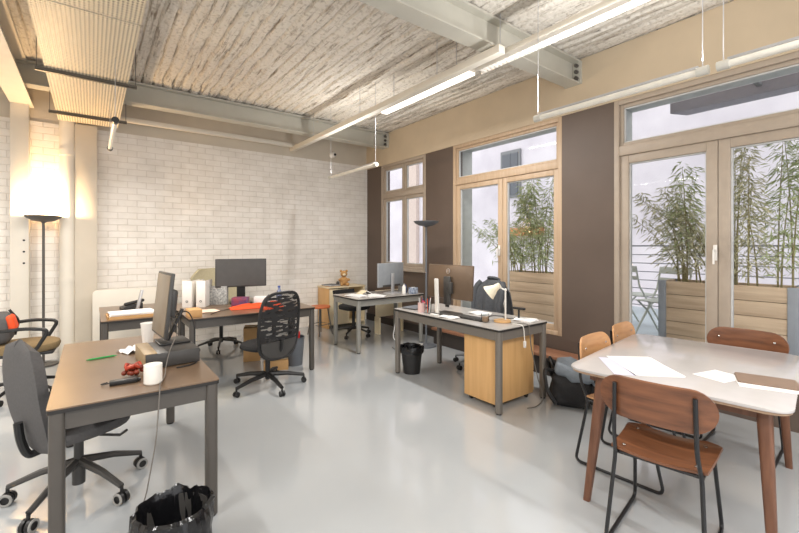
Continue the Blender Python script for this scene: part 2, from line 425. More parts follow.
# right wall: dark taupe piers, tan plaster above, openings for the windows
W1 = (5.11, 6.40, 1.05, 2.98); W2 = (2.67, 4.47, .40, 2.98); W3 = (-.55, 2.07, .40, 2.98)
wr = MB(); x0, x1 = WX, WX+.2
wr.b(x0, x1, W1[1], WY, 0, 2.98); wr.b(x0, x1, W2[1], W1[0], 0, 2.98); wr.b(x0, x1, W3[1], W2[0], 0, 2.98)
wr.b(x0, x1, W1[0], W1[1], 0, W1[2]); wr.b(x0, x1, W2[0], W2[1], 0, W2[2]); wr.b(x0, x1, W3[0], W3[1], 0, W3[2]); wr.b(x0, x1, -3.2, W3[0], 0, 2.98)
struct(wr, 'wall_right', 'taupe', 'dark taupe piers and sills of the window wall', 'wall')
struct(MB().b(x0-.012, x1, -3.2, WY+.1, 2.98, CZ), 'wall_right_upper', 'tan', 'tan plaster band above the windows', 'wall')
bb = MB().b(WX-.02, WX, 2.0, WY, 0, .13)
struct(bb, 'baseboard_right', 'plinth', 'dark skirting along the window wall', 'baseboard')
# wooden step along the window wall
st = thing('wooden_step', 'low reddish brown wooden step along the foot of the window wall', 'step', (0, 0, 0))
MB().b(4.07, WX-.022, 1.95, 4.6, .205, .24, .006).build('tread', 'stepwood', st)
MB().b(4.10, 4.13, 1.97, 4.58, 0, .205).b(4.13, WX-.022, 1.97, 2.0, 0, .205).b(4.13, WX-.022, 4.55, 4.58, 0, .205).build('riser', 'plinth', st)
# steel beams (I sections)
def ibeam(y, name, label):
    m = MB(); zb = 3.28
    m.b(-4.2, WX-.02, y-.085, y+.085, zb, zb+.016); m.b(-4.2, WX-.02, y-.085, y+.085, CZ-.035, CZ-.012)
    m.b(-4.2, WX-.02, y-.007, y+.007, zb+.016, CZ-.03)
    m.b(WX-.045, WX-.013, y-.1, y+.1, zb+.0, CZ-.03)
    o = struct(m, name, 'steel', label, 'beam')
    for k in range(3):
        for s in (-1, 1): MB().cyl((WX-.085, y+s*.06, zb+.06+.07*k), (WX-.04, y+s*.06, zb+.06+.07*k), .02, n=6).build('bolt', 'darkmetal', o)
ibeam(2.515, 'trim_1', 'grey steel ceiling beam nearest, meeting the wall between two large windows')
ibeam(6.24, 'trim_2', 'far grey steel ceiling beam in front of the brick wall')
m = MB(); m.b(-.79, -.58, -3.2, 6.89, 3.2, 3.216); m.b(-.692, -.678, -3.2, 6.89, 3.216, CZ); m.b(-.79, -.58, -3.2, 6.89, CZ-.03, CZ-.012)
struct(m, 'trim_3', 'steel_white', 'white steel beam running along the left side above the column', 'beam')
m = MB(); m.b(-.785, -.615, 6.75, 6.895, 0, 3.2, .004)
for z in (1.25, 1.39, 1.53): pass
struct(m, 'trim_4', 'steel_white', 'white steel column at the left with small bolt holes', 'column')
for z in (1.25, 1.39, 1.53): MB().cyl((-.66, 6.746, z), (-.66, 6.752, z), .012, n=10).build('bolt', 'black', bpy.data.objects['trim_4'])
struct(MB().b(-.17, .06, 6.72, 6.9, 0, 3.04, .004), 'trim_5', 'greyplaster', 'narrow boxed pilaster on the brick wall beside the round pipe', 'pilaster')
m = MB().cyl((-.245, 6.78, 0), (-.245, 6.78, 3.3), .085, n=24).cyl((-.245, 6.78, 2.62), (-.245, 6.78, 2.7), .094, n=24).cyl((-.245, 6.78, 1.0), (-.245, 6.78, 1.06), .094, n=24)
solo(m, 'drain_pipe', 'steel_white', 'white round downpipe on the wall beside the floor lamp', 'pipe')
# conduit along the back wall and the hung rail
solo(MB().b(.25, 2.9, 6.74, 6.8, 3.17, 3.235, .004), 'wall_conduit', 'steel_white', 'long white conduit running under the far beam', 'conduit')

# ------------------------------------------------------------------ windows
def leaf(root, xa, y0, y1, z0, z1, fm, fw=.07, name='sash'):
    s = MB(); xb = xa+.06
    s.b(xa, xb, y0, y0+fw, z0, z1, .004); s.b(xa, xb, y1-fw, y1, z0, z1, .004)
    s.b(xa, xb, y0+fw, y1-fw, z0, z0+fw, .004); s.b(xa, xb, y0+fw, y1-fw, z1-fw, z1, .004)
    o = s.build(name, fm, root)
    b = MB(); w = .012
    b.b(xa+.022, xb-.01, y0+fw, y0+fw+w, z0+fw, z1-fw); b.b(xa+.022, xb-.01, y1-fw-w, y1-fw, z0+fw, z1-fw)
    b.b(xa+.022, xb-.01, y0+fw+w, y1-fw-w, z0+fw, z0+fw+w); b.b(xa+.022, xb-.01, y0+fw+w, y1-fw-w, z1-fw-w, z1-fw)
    b.build('glazing_bead', 'frame_in', o)
    MB().b(xa+.03, xa+.034, y0+fw+.004, y1-fw-.004, z0+fw+.004, z1-fw-.004).build('pane', 'glass', o, smooth=0)
    return o
def outer(root, W, fm, fw=.05, xa=WX-.005, dep=.12):
    s = MB(); y0, y1, z0, z1 = W
    s.b(xa, xa+dep, y0, y0+fw, z0, z1, .003); s.b(xa, xa+dep, y1-fw, y1, z0, z1, .003)
    s.b(xa, xa+dep, y0+fw, y1-fw, z0, z0+fw, .003); s.b(xa, xa+dep, y0+fw, y1-fw, z1-fw, z1, .003)
    return s
def handle(root, y, z, d=1):
    h = MB(); h.box((WX+.012, y, z), (.012, .03, .14), .004); h.cyl((WX+.008, y, z+.02), (WX-.035, y, z+.02), .009, n=10)
    h.tube([(WX-.033, y, z+.025), (WX-.036, y, z-.02), (WX-.036, y, z-.1)], .009, 8)
    return tag(h.build('handle', 'white', root), 'white lever handle')
w1 = thing('window_1', 'narrow four-light window in the far corner with beige frame', 'window', kind='structure')
s = outer(w1, W1, 'frame_g'); s.b(WX, WX+.1, W1[0]+.05, W1[1]-.05, 2.35, 2.43, .003); s.build('window_frame', 'frame_g', w1)
def reveal(root, W):
    m = MB(); y0, y1, z0, z1 = W
    m.b(WX+.2, WX+.42, y0-.06, y0, z0-.05, z1+.05); m.b(WX+.2, WX+.42, y1, y1+.06, z0-.05, z1+.05)
    m.build('outer_reveal', 'revealgrey', root)
    MB().b(WX+.2, WX+.42, y0, y1, z1-.035, z1+.05, .004).build('shutter_box', 'revealgrey', root)
ym = 5.72
for (a, b_, c, d) in ((W1[0]+.05, ym-.005, 2.43, 2.93), (ym+.005, W1[1]-.05, 2.43, 2.93), (W1[0]+.05, ym-.005, 1.10, 2.35), (ym+.005, W1[1]-.05, 1.10, 2.35)):
    leaf(w1, WX+.02, a, b_, c, d, 'frame_g', .055)
MB().b(WX-.06, WX+.02, W1[0]-.03, W1[1]+.03, 1.02, 1.055, .004).build('window_sill', 'frame_g', w1)
w2 = thing('window_2', 'tall oak framed window with two casements and a toplight behind the jacket chair', 'window', kind='structure')
s = outer(w2, W2, 'frame'); s.b(WX, WX+.1, W2[0]+.05, W2[1]-.05, 2.38, 2.46, .003); s.build('window_frame', 'frame', w2)
leaf(w2, WX+.02, W2[0]+.05, W2[1]-.05, 2.46, 2.93, 'frame', .035)
leaf(w2, WX+.02, 3.56, W2[1]-.05, .45, 2.38, 'frame', .07); leaf(w2, WX+.02, W2[0]+.05, 3.555, .45, 2.38, 'frame', .07)
handle(w2, 3.6, 1.4); reveal(w2, W2)
w3 = thing('window_3', 'wide glazed terrace door at the right with two leaves and a toplight', 'window', kind='structure')
s = outer(w3, W3, 'frame_g'); s.b(WX, WX+.1, W3[0]+.05, W3[1]-.05, 2.40, 2.50, .003); s.build('window_frame', 'frame_g', w3)
leaf(w3, WX+.02, W3[0]+.05, W3[1]-.05, 2.50, 2.93, 'frame_g', .035)
leaf(w3, WX+.02, 1.185, W3[1]-.05, .45, 2.40, 'frame_g', .085); leaf(w3, WX+.02, W3[0]+.05, 1.18, .45, 2.40, 'frame_g', .085)
handle(w3, 1.2, 1.4); reveal(w3, W3)

# ------------------------------------------------------------------ outside
struct(MB().b(WX+.2, 8.2, -6, 16, .2, .32), 'terrace_floor', 'terrace', 'pale grey paved terrace beyond the glass door', 'terrace')
struct(MB().b(8.2, 30, -12, 30, -2.2, -2), 'ground', 'terrace', 'pale paved courtyard ground below the terrace', 'ground')
bd = thing('building', 'pale lilac-white rendered building beyond the terrace', 'building')
MB().b(10, 12, -10, 9.79, -2, 6.5).build('wall', 'render', bd)
f = MB().b(9.93, 10.0, 7.35, 8.05, 2.9, 4.3).build('window', 'grey', bd); MB().b(9.91, 9.93, 7.42, 7.98, 2.97, 4.2).b(9.9, 9.93, 7.68, 7.72, 2.97, 4.2).build('pane', 'slate', f)
MB().b(9.8, 10, 6.6, 7.6, 1.75, 1.98).build('awning', 'terracotta', bd)
b2 = thing('building', 'white rendered building with tall beige pilasters seen through the narrow window', 'building')
MB().b(10.0, 12, 9.8, 24, -2, 8).build('wall', 'render', b2)
for y in (12.0, 14.3): MB().b(9.85, 10.0, y, y+.8, -2, 8).build('pilaster', mat('beige_render', (206, 190, 180), .9), b2)
rl = thing('terrace_railing', 'grey metal railing with thin horizontal bars at the terrace edge', 'railing', (0, 0, 0))
MB().b(7.6, 7.64, -5.5, 4.0, 1.45, 1.475).build('handrail', 'rail', rl)
for k in range(7): MB().cyl((7.62, -5.5, .44+.145*k), (7.62, 4.0, .44+.145*k), .008, n=8).build('bar', 'rail', rl)
for k in range(5): MB().b(7.6, 7.64, -4.24+2.05*k, -4.2+2.05*k, .32, 1.45).build('post', 'rail', rl)
aw = thing('folded_awning', 'grey folded awning hanging outside above the glass door', 'awning', (0, 0, 0))
MB().prism([(5.0, 2.89), (5.5, 2.97), (5.5, 3.02), (5.0, 3.0)], 5.6, Matrix(((1, 0, 0, 0), (0, 0, -1, 1.76), (0, 1, 0, 0), (0, 0, 0, 1)))).build('canopy', 'awning', aw)
for y in (1.0, -2.0): MB().b(4.83, 5.02, y, y+.04, 2.96, 2.99).build('arm', 'rail', aw)

def planter(loc, L_, W_, label):
    z0 = .32; t = thing('planter', label, 'planter', (loc[0], loc[1], z0), 0, 'timber planters on the terrace'); h = .76
    for s, nm in ((-1, 0), (1, 1)):
        m = MB()
        for k in range(5): m.b(s*(W_/2-.02)-.012, s*(W_/2-.02)+.012, -L_/2+.04, L_/2-.04, .03+k*.146, .03+k*.146+.141, .003)
        m.build('side_panel', 'planter', t)
        m = MB()
        for k in range(5): m.b(-W_/2+.04, W_/2-.04, s*(L_/2-.02)-.012, s*(L_/2-.02)+.012, .03+k*.146, .03+k*.146+.141, .003)
        m.build('end_panel', 'planter', t)
    for sx in (-1, 1):
        for sy in (-1, 1): MB().box((sx*(W_/2-.02), sy*(L_/2-.03), h/2), (.055, .075, h), .004).build('corner_post', 'post', t)
    MB().b(-W_/2+.035, W_/2-.035, -L_/2+.035, L_/2-.035, .04, .66).build('soil', 'soil', t)
    return t
planter((5.27, 1.33), 1.12, .42, 'timber planter with grey corner posts outside the glass door')
planter((5.27, 3.42), 1.3, .42, 'timber planter outside the oak framed window')

def bamboo(loc, n, h, spread, leaves, label, lm, seed, low=.25, lean=0.0, name='bamboo'):
    R = random.Random(seed); t = thing(name, label, 'plant', loc, 0, 'bamboo in the terrace planters')
    sm = MB(); lf = MB()
    culms = []
    for i in range(n):
        a = R.uniform(0, 2*PI); r0 = R.uniform(.02, .16); hh = h*R.uniform(.62, 1.0)
        bx, by = r0*math.cos(a)*.8, R.uniform(-.8, .8)*spread*.7
        lx, ly = R.uniform(-.2, .2), R.uniform(-1, 1)*spread*.55+lean*R.random()
        P = [Vector((bx+lx*q*q, by+ly*q*q, hh*q)) for q in (0, .25, .5, .75, 1)]
        sm.tube(P, .009, 6, r1=.002); culms.append(P)
    for k in range(leaves):
        P = R.choice(culms); q = R.uniform(low, 1.0)**.8; f = q*4; i = min(3, int(f)); p = P[i].lerp(P[i+1], f-i)
        a = R.uniform(0, 2*PI); br = R.uniform(.02, .24)*(1.2-q*.95)
        base = p+Vector((math.cos(a)*br, math.sin(a)*br, R.uniform(-.02, .1)))
        d = Vector((math.cos(a+R.uniform(-.9, .9)), math.sin(a+R.uniform(-.9, .9)), R.uniform(-1.0, .15))).normalized()
        l = R.uniform(.05, .115); w = l*.075
        sd = d.cross(Vector((R.uniform(-1, 1), R.uniform(-1, 1), R.uniform(-1, 1)))).normalized()*w
        mid = base+d*l*.45; tip = base+d*l+Vector((0, 0, -l*.15))
        v = [lf.bm.verts.new(q_) for q_ in (base, mid+sd, tip, mid-sd)]
        lf.bm.faces.new(v)
    sm.build('stem', 'culm', t); lf.build('foliage', lm, t, smooth=0)
    return t
zp = .98
bamboo((5.25, 1.58, zp), 11, 1.15, .35, 1800, 'bushy bamboo at the left end of the planter outside the glass door', 'leafpale', 11, .15, .75)
bamboo((5.28, 1.70, zp), 3, 1.5, .10, 700, 'slender upright bamboo rising left of the middle stile of the glass door', 'leaf', 12)
bamboo((5.28, 1.16, zp), 6, 1.65, .24, 1300, 'tall grey-green bamboo seen through the right leaf of the glass door', 'leafpale', 13, .08)
bamboo((5.3, .86, zp), 5, 1.7, .2, 1100, 'tall bamboo at the right end of the planter outside the glass door', 'leaf', 14, .08)
bamboo((5.22, 3.62, zp), 12, 1.5, .5, 3400, 'dense green bamboo seen through the right casement of the oak framed window', 'leaf', 15, .08)
bamboo((5.2, 3.9, zp), 8, 1.0, .2, 1300, 'smaller drooping bamboo seen through the left casement of the oak framed window', 'leaf', 16, .2, 1.0)

def garden_chair(loc, rz, label):
    t = thing('garden_chair', label, 'chair', loc, rz, 'metal garden chairs on the terrace')
    for s in (-1, 1):
        MB().tube([(.22, s*.2, 0), (.0, s*.2, .30), (-.2, s*.2, .58), (-.27, s*.2, .86)], .012, 8).build('back_leg', 'garden', t)
        MB().tube([(-.2, s*.17, 0), (.02, s*.17, .3), (.2, s*.17, .44)], .012, 8).build('front_leg', 'garden', t)
    m = MB()
    for k in range(7): m.b(-.2+k*.062, -.2+k*.062+.045, -.21, .21, .44, .452, .003)
    m.build('seat', 'garden', t)
    MB().box((-.255, 0, .82), (.012, .42, .09), .004, RY(-14)).build('back_rail', 'garden', t)
    MB().box((-.23, 0, .70), (.012, .42, .05), .004, RY(-14)).build('back_rail', 'garden', t)
garden_chair((5.75, 2.12, .32), 165, 'grey metal garden chair beyond the planter turned sideways by the railing')
garden_chair((6.3, 2.62, .32), -20, 'grey metal garden chair standing furthest out, near the railing')

# ------------------------------------------------------------------ ceiling fittings
def tube_lamp(y0, y1, x, z, label, cap='capglass'):
    t = thing('tube_lamp', label, 'lamp', (x, (y0+y1)/2, z), 0, 'hanging tube lamps'); L2 = (y1-y0)/2
    MB().cyl((0, -L2+.05, 0), (0, L2-.05, 0), .021, n=16).build('tube', 'tubeoff', t)
    MB().b(-.012, .012, -L2+.05, L2-.05, .02, .036, .002).build('spine', 'silver', t)
    for s in (-1, 1):
        MB().cyl((0, s*L2, 0), (0, s*(L2-.06), 0), .027, n=16).build('end_cap', cap, t)
        MB().cyl((0, s*(L2-.03), .03), (0, s*(L2-.03), CZ+.02-z), .0028, n=6).build('wire', 'silver', t)
    return t
tube_lamp(4.32, 5.6, 2.9, 2.5, 'white tube lamp hung on two wires in front of the far corner window')
tube_lamp(.82, 2.0, 2.9, 2.5, 'white tube lamp hung on wires before the pier between the two large windows')
tube_lamp(-.5, .78, 2.9, 2.5, 'white tube lamp at the upper right edge before the terrace door')
tube_lamp(4.17, 5.45, .16, 2.52, 'dark-capped tube lamp seen end-on below the perforated panels', 'black')
rail = thing('lighting_rail', 'long beige lighting rail hung under the ceiling from the brick wall', 'rail', (0, 0, 0))
MB().b(2.78, 2.86, 2.27, 6.89, 3.12, 3.19, .004).build('channel', 'steel_white', rail)
for y in (3.1, 4.6, 6.0): MB().cyl((2.82, y, 3.19), (2.82, y, CZ+.02), .004, n=6).build('hanger', 'silver', rail)
def strip(y0, y1, mt, label):
    t = thing('strip_light', label, 'light', (2.95, (y0+y1)/2, 3.13), 0, 'strip lights along the rail'); l = (y1-y0)/2
    MB().b(-.05, .05, -l, l, .02, .07, .004).build('housing', 'steel_white', t)
    m = MB().b(-.043, .043, -l+.02, l-.02, 0, .02)
    m.build('diffuser', mt, t)
    if mt == 'tubelouvre':
        m = MB(); k = -l+.03
        while k < l-.02: m.b(-.043, .043, k, k+.006, -.02, .0); k += .045
        m.b(-.047, -.043, -l, l, -.02, .02).b(.043, .047, -l, l, -.02, .02)
        m.build('louvre', 'white', t)
    for s in (-.7, .7): MB().cyl((0, s*l, .07), (0, s*l, CZ+.02-3.13), .004, n=6).build('hanger', 'silver', t)
strip(2.72, 4.25, 'tubelit', 'lit white strip light beside the beige rail')
strip(.9, 2.66, 'tubelouvre', 'white strip light with a louvre grid crossing under the near beam')

# perforated metal ceiling panels with slotted carriers
def perf(y0, y1, label):
    m = MB(); x0, n, p = -.33, 24, .0254; prof = []
    for k in range(n):
        xx = x0+k*p; prof += [(xx, 0), (xx+.003, -.004), (xx+p-.003, -.004), (xx+p, 0)]
    for i in range(len(prof)-1):
        (a, za), (b_, zb) = prof[i], prof[i+1]
        if b_-a < 1e-6: continue
        v = [m.bm.verts.new(q) for q in ((a, -(y1-y0)/2, za), (b_, -(y1-y0)/2, zb), (b_, (y1-y0)/2, zb), (a, (y1-y0)/2, za))]
        m.bm.faces.new(v)
    bmesh.ops.remove_doubles(m.bm, verts=m.bm.verts, dist=1e-5)
    bmesh.ops.solidify(m.bm, geom=m.bm.faces[:], thickness=.003)
    m.b(x0-.004, x0, -(y1-y0)/2, (y1-y0)/2, -.009, .06); m.b(x0+n*p, x0+n*p+.004, -(y1-y0)/2, (y1-y0)/2, -.009, .06)
    return solo(m, 'ceiling_panel', 'perf', label, 'panel', (0, (y0+y1)/2, 3.06), 0, 'perforated ceiling panels')
perf(3.49, 6.7, 'long white perforated corrugated panel hanging at the ceiling, the one reaching the brick wall')
perf(.4, 3.47, 'white perforated corrugated panel hanging at the ceiling, cut by the top of the photo')
for y, lb in ((4.82, 'dark slotted steel bar crossing the middle of the perforated panel'), (6.27, 'dark slotted steel bar under the far end of the perforated panel'), (1.6, 'dark slotted steel bar under the perforated panel nearest the viewer')):
    t = thing('carrier_bar', lb, 'bar', (0, y, 3.02), 0, 'slotted bars carrying the perforated panels')
    m = MB().b(-.4, .36, -.02, .02, .0, .006).b(-.4, .36, -.02, -.016, .0, .03).b(-.4, .36, .016, .02, .0, .03)
    m.build('channel', 'slotted', t)
    for s in (-.39, .35): MB().cyl((s, 0, .005), (s, 0, CZ+.02-3.02), .003, n=6).build('threaded_rod', 'darkmetal', t)
c = thing('security_camera', 'small white round camera on the plaster above the brick wall', 'camera', (3.62, 6.9, 3.17))
MB().lathe([(0, 0), (.06, 0), (.062, .05), (.04, .085), (0, .09)], n=20, m=RX(90)).build('housing', 'white', c)
MB().ball((0.012, -.085, 0), .026, 12).build('lens', 'black', c)

# ------------------------------------------------------------------ furniture makers
def desk(label, x0, x1, y0, y1, top='desktop', metal='deskmetal', h=.74, leg=.055):
    cx, cy = (x0+x1)/2, (y0+y1)/2; w, d = x1-x0, y1-y0
    t = thing('desk', label, 'desk', (cx, cy, 0), 0, 'office desks')
    tp = MB().prism(rrect(w, d, .015, 3), .006, T(0, 0, h-.006)).build('desktop', top, t)
    MB().prism(rrect(w-.002, d-.002, .015, 3), .017, T(0, 0, h-.0235)).build('edge_band', 'deskedge', tp)
    a = MB(); i = .02; zz0, zz1 = h-.105, h-.024
    a.b(-w/2+leg, w/2-leg, -d/2+i, -d/2+i+.02, zz0, zz1); a.b(-w/2+leg, w/2-leg, d/2-i-.02, d/2-i, zz0, zz1)
    a.b(-w/2+i, -w/2+i+.02, -d/2+leg, d/2-leg, zz0, zz1); a.b(w/2-i-.02, w/2-i, -d/2+leg, d/2-leg, zz0, zz1)
    a.build('apron', metal, t)
    for sx in (-1, 1):
        for sy in (-1, 1):
            l = MB().prism(rrect(leg, leg, .018, 4), h-.024-.012, T(sx*(w/2-leg/2-.006), sy*(d/2-leg/2-.006), .012)).build('leg', metal, t)
            MB().cyl((sx*(w/2-leg/2-.006), sy*(d/2-leg/2-.006), 0), (sx*(w/2-leg/2-.006), sy*(d/2-leg/2-.006), .012), leg*.42, n=12).build('foot', 'black', l)
    return t

def star_base(t, hub_z, r, off, mt, rim, thick=.022, wheel=.028):
    for k in range(5):
        a = math.radians(off+72*k); c, s = math.cos(a), math.sin(a)
        z1 = wheel*2+.03
        m = MB().tube([(c*.02, s*.02, hub_z), (c*r*.55, s*r*.55, (hub_z+z1)/2+.01), (c*r, s*r, z1)], thick, 8, r1=thick*.62)
        arm = m.build('base_arm', mt, t)
        n = Vector((-s, c, 0)); p = Vector((c*r, s*r, wheel))
        cs = MB()
        for q in (-1, 1): cs.cyl(p+n*q*.006, p+n*q*.024, wheel, n=16)
        cs.cyl(p+Vector((0, 0, wheel*.6)), p+Vector((0, 0, z1-wheel)), .009, n=8)
        co = cs.build('caster', 'black', arm)
        if rim:
            rm = MB()
            for q in (-1, 1): rm.lathe([(wheel*.62, 0), (wheel*.98, 0), (wheel*1.02, .006), (wheel*.9, .01), (wheel*.62, .008)], n=18, m=T(*(p+n*q*.022))@(n*q).to_track_quat('Z', 'Y').to_matrix().to_4x4())
            rm.build('wheel_rim', 'rimgrey', arm)

def pad(w, d, h, e=2.6, n=28, m=None, dome=0.0, mb=None):
    """superellipse cushion, d along X, w along Y"""
    mb = mb or MB(); rings = []
    levels = [(-1, .0), (-1, .82), (-.75, .96), (0, 1.0), (.6, .97), (.92, .86), (1, .55), (1.04, .0)]
    prof = []
    for z, k in levels: prof.append((k, z))
    def jit(p, r, a, z):
        c, s = math.cos(a), math.sin(a); q = (abs(c)**e+abs(s)**e)**(-1/e)
        x = c*q*r*d/2; y = s*q*r*w/2
        zz = z*h/2 + dome*((y/(w/2))**2)
        return Vector((x, y, zz))
    mb.lathe([(max(k, 0), z) for k, z in prof], n=n, m=m, jit=jit)
    return mb

# ------------------------------------------------------------------ foreground desk
DK = .74
desk('brown-topped desk in the left foreground with the mug on it', -.16, .555, 2.35, 3.86, 'desktop', 'deskmetal', leg=.06)
t = thing('task_chair', 'charcoal grey padded task chair without arms at the left foreground desk', 'chair', (-.06, 3.07, 0), 26, 'office swivel chairs')
pad(.44, .46, .075, m=T(.02, 0, .41)@RY(-2)).build('seat', 'greyfab', t)
def bk(u, v):  # backrest shell
    a = (u-.5)*2; q = v; w = .188*(1-abs(2*q-1)**3.2)**(1/3.2) if 0 < q < 1 else .0
    y = a*w; zz = .355+q*.57
    x = -.16-q*.085+.03*math.cos(a*1.3)*1.0-(.03*(1-a*a))-.02*math.sin(q*PI)
    return Vector((x, y, zz))
MB().grid(15, 21, bk, .05).build('backrest', 'greyfab', t)
MB().grid(15, 21, lambda u, v: bk(u, v)+Vector((-.028, 0, 0)), .014).build('back_shell', 'charcoal', t)
MB().tube([(-.05, 0, .355), (-.2, 0, .33), (-.24, 0, .33), (-.27, 0, .42), (-.28, 0, .52)], .02, 10, .06).build('back_bracket', 'black', t)
MB().cyl((0, 0, .06), (0, 0, .2), .032, n=18).cyl((0, 0, .2), (0, 0, .36), .024, n=18).build('gas_column', 'charcoal', t)
MB().b(-.12, .12, -.09, .09, .34, .378, .01).build('tilt_mechanism', 'black', t)
MB().tube([(.02, -.06, .35), (.12, -.2, .335), (.13, -.25, .37)], .008, 8).build('lever', 'charcoal', t)
star_base(t, .19, .335, -8, 'charcoal', True, .024, .034)

def on(x, y, z=DK): return (x, y, z)
# box below the monitor
t = thing('computer_box', 'low dark grey box with a tan side under the foreground monitor', 'box', on(.385, 2.945), 3)
MB().b(-.145, .145, -.175, .175, .004, .088, .004).build('body', 'charcoal', t)
MB().b(-.152, -.145, -.175, .175, .002, .092, .002).b(-.145, -.085, -.175, .175, .088, .092, .001).build('side_panel', mat('dull_tan_plastic', (158, 136, 104), .5), t)
for sx in (-1, 1):
    for sy in (-1, 1): MB().cyl((sx*.12, sy*.15, 0), (sx*.12, sy*.15, .005), .012, n=10).build('foot', 'black', t)
t = thing('monitor', 'flat monitor seen edge-on on the foreground desk', 'monitor', on(.40, 2.99, .828), 4, 'computer monitors')
mt = T(-.02, .08, .255)@RY(6)
m = MB(); m.box((-.02, .08, .255), (.022, .38, .41), .005, RY(6)); m.build('casing', 'charcoal', t)
m = MB(); m.box((-.0325, .08, .2565), (.004, .355, .38), .001, RY(6)); m.build('screen', 'mattscreen', t)
MB().box((.02, .08, .26), (.05, .2, .18), .02, RY(6)).build('back_housing', 'charcoal', t)
MB().box((.045, .08, .1), (.014, .05, .24), .004, RY(24)).build('stand_neck', 'black', t)
MB().b(-.06, .12, -.03, .17, 0, .012, .004).build('stand_foot', 'black', t)
def mug(loc, label, r=.048, h=.105, rz=0, mt='ceramic'):
    t = thing('mug', label, 'mug', loc, rz)
    MB().lathe([(0, .0), (r*.9, 0), (r, .006), (r, h), (r-.004, h+.001), (r-.006, h-.003), (r-.006, .01), (0, .008)], n=32).build('cup', mt, t)
    MB().tube([(r-.003, 0, h*.8), (r+.022, 0, h*.75), (r+.028, 0, h*.45), (r-.003, 0, h*.22)], .006, 8, .02).build('handle', mt, t)
    return t
mug(on(.258, 2.49), 'white ceramic mug on the foreground desk', r=.043, h=.1, rz=50)
t = thing('plastic_cup', 'empty white plastic cup behind the box on the foreground desk', 'cup', on(.335, 3.56))
MB().lathe([(0, 0), (.034, 0), (.046, .14), (.049, .142), (.048, .147), (.044, .14), (.031, .004), (0, .004)], n=28).build('cup', 'white', t)
solo(MB().b(-.062, .062, -.02, .02, 0, .024, .005).b(.062, .075, -.012, .012, .004, .02, .003).tube([(-.06, 0, .012), (-.09, .0, .012), (-.1, .03, .006), (-.07, .045, .006)], .003, 6, .02), 'power_adapter', 'black', 'black power adapter brick beside the mug', 'adapter', on(.135, 2.575), -2)
m = MB()
for k in range(26):
    a = random.Random(k).uniform(0, 2*PI); e = random.Random(k+50).uniform(.15, 1); z = random.Random(k+90).uniform(.014, .05)
    m.ball((.045*e*math.cos(a), .04*e*math.sin(a), z), .014, 8)
t = thing('snack_bag', 'small red-brown heap of snacks behind the mug', 'food', on(.185, 2.70))
m.build('snacks', mat('red_brown_nuts', (96, 34, 20), .4, rgb2=(140, 58, 34), scale=30), t)
MB().tube([(.04*math.cos(a)*.9, .04*math.sin(a), .055+.01*math.sin(3*a)) for a in [2*PI*i/12 for i in range(12)]], .008, 6, closed=True).ball((0, 0, .05), (.035, .035, .012), 12).build('wrapper', mat('orange_red_net', (168, 56, 34), .4), t)
def crumple(nx, ny, w, d, amp, seed, th=.0012):
    def f(u, v):
        p = noise.noise(Vector((u*3+seed, v*3, seed)))
        return Vector(((u-.5)*w+p*.01, (v-.5)*d, .003+amp*abs(p)*1.4))
    return MB().grid(nx, ny, f, th)
solo(crumple(12, 12, .16, .14, .035, 4), 'paper_napkin', 'paper', 'crumpled white paper napkin next to the plastic cup', 'napkin', on(.235, 3.33), 25)
m = MB().cyl((-.07, 0, .006), (.06, 0, .006), .0055, n=10).cyl((.06, 0, .006), (.078, 0, .006), .0055, .002, n=10)
m.b(.0, -.002, .004, .008, .010, .013)
t = thing('ballpoint_pen', 'bright green ballpoint pen lying on the foreground desk', 'pen', on(.05, 3.23), 190); m.build('barrel', 'green', t)
MB().cyl((-.082, 0, .006), (-.07, 0, .006), .003, n=8).build('cap', 'green', t)
solo(MB().tube([(.42, 3.12, .98), (.45, 2.93, .93), (.37, 2.765, .835), (.345, 2.72, .75), (.32, 2.55, .746), (.28, 2.42, .748), (.272, 2.343, .745), (.268, 2.334, .70), (.255, 2.33, .5), (.21, 2.34, .22), (.15, 2.42, .03), (.10, 2.5, .006), (.04, 2.5, .006)], .003, 6, .06), 'cable', mat('pale_grey_cable', (112, 106, 100), .5), 'pale cable hanging from the foreground desk past the mug to the floor', 'cable')
solo(MB().tube([(.45, 3.08, 1.0), (.52, 3.06, 1.03), (.56, 3.05, .93), (.548, 3.0, .80), (.546, 2.92, .748), (.545, 2.84, .745), (.50, 2.72, .745), (.40, 2.70, .746)], .0042, 6, .05), 'cable', 'black', 'black cable looping from the back of the foreground monitor onto the desk', 'cable')

# bin with black liner
t = thing('waste_bin', 'waste bin lined with a shiny black bag in front of the foreground desk', 'bin', (.292, 2.055, 0), 0, 'waste bins')
MB().lathe([(0, 0), (.11, 0), (.143, .28), (.139, .28), (.106, .008), (0, .008)], n=28).build('bucket', 'charcoal', t)
def jb(p, r, a, z):
    q = noise.noise(Vector((math.cos(a)*2.3, math.sin(a)*2.3, z*9)))*.022+noise.noise(Vector((math.cos(a)*7, math.sin(a)*7, z*22)))*.014
    return Vector((p.x+q*math.cos(a), p.y+q*math.sin(a), p.z+q*.7))
MB().lathe([(0, .07), (.09, .08), (.115, .14), (.128, .22), (.134, .285), (.145, .312), (.158, .30), (.162, .24), (.156, .18), (.158, .13)], n=72, jit=jb).build('liner', 'bag', t)

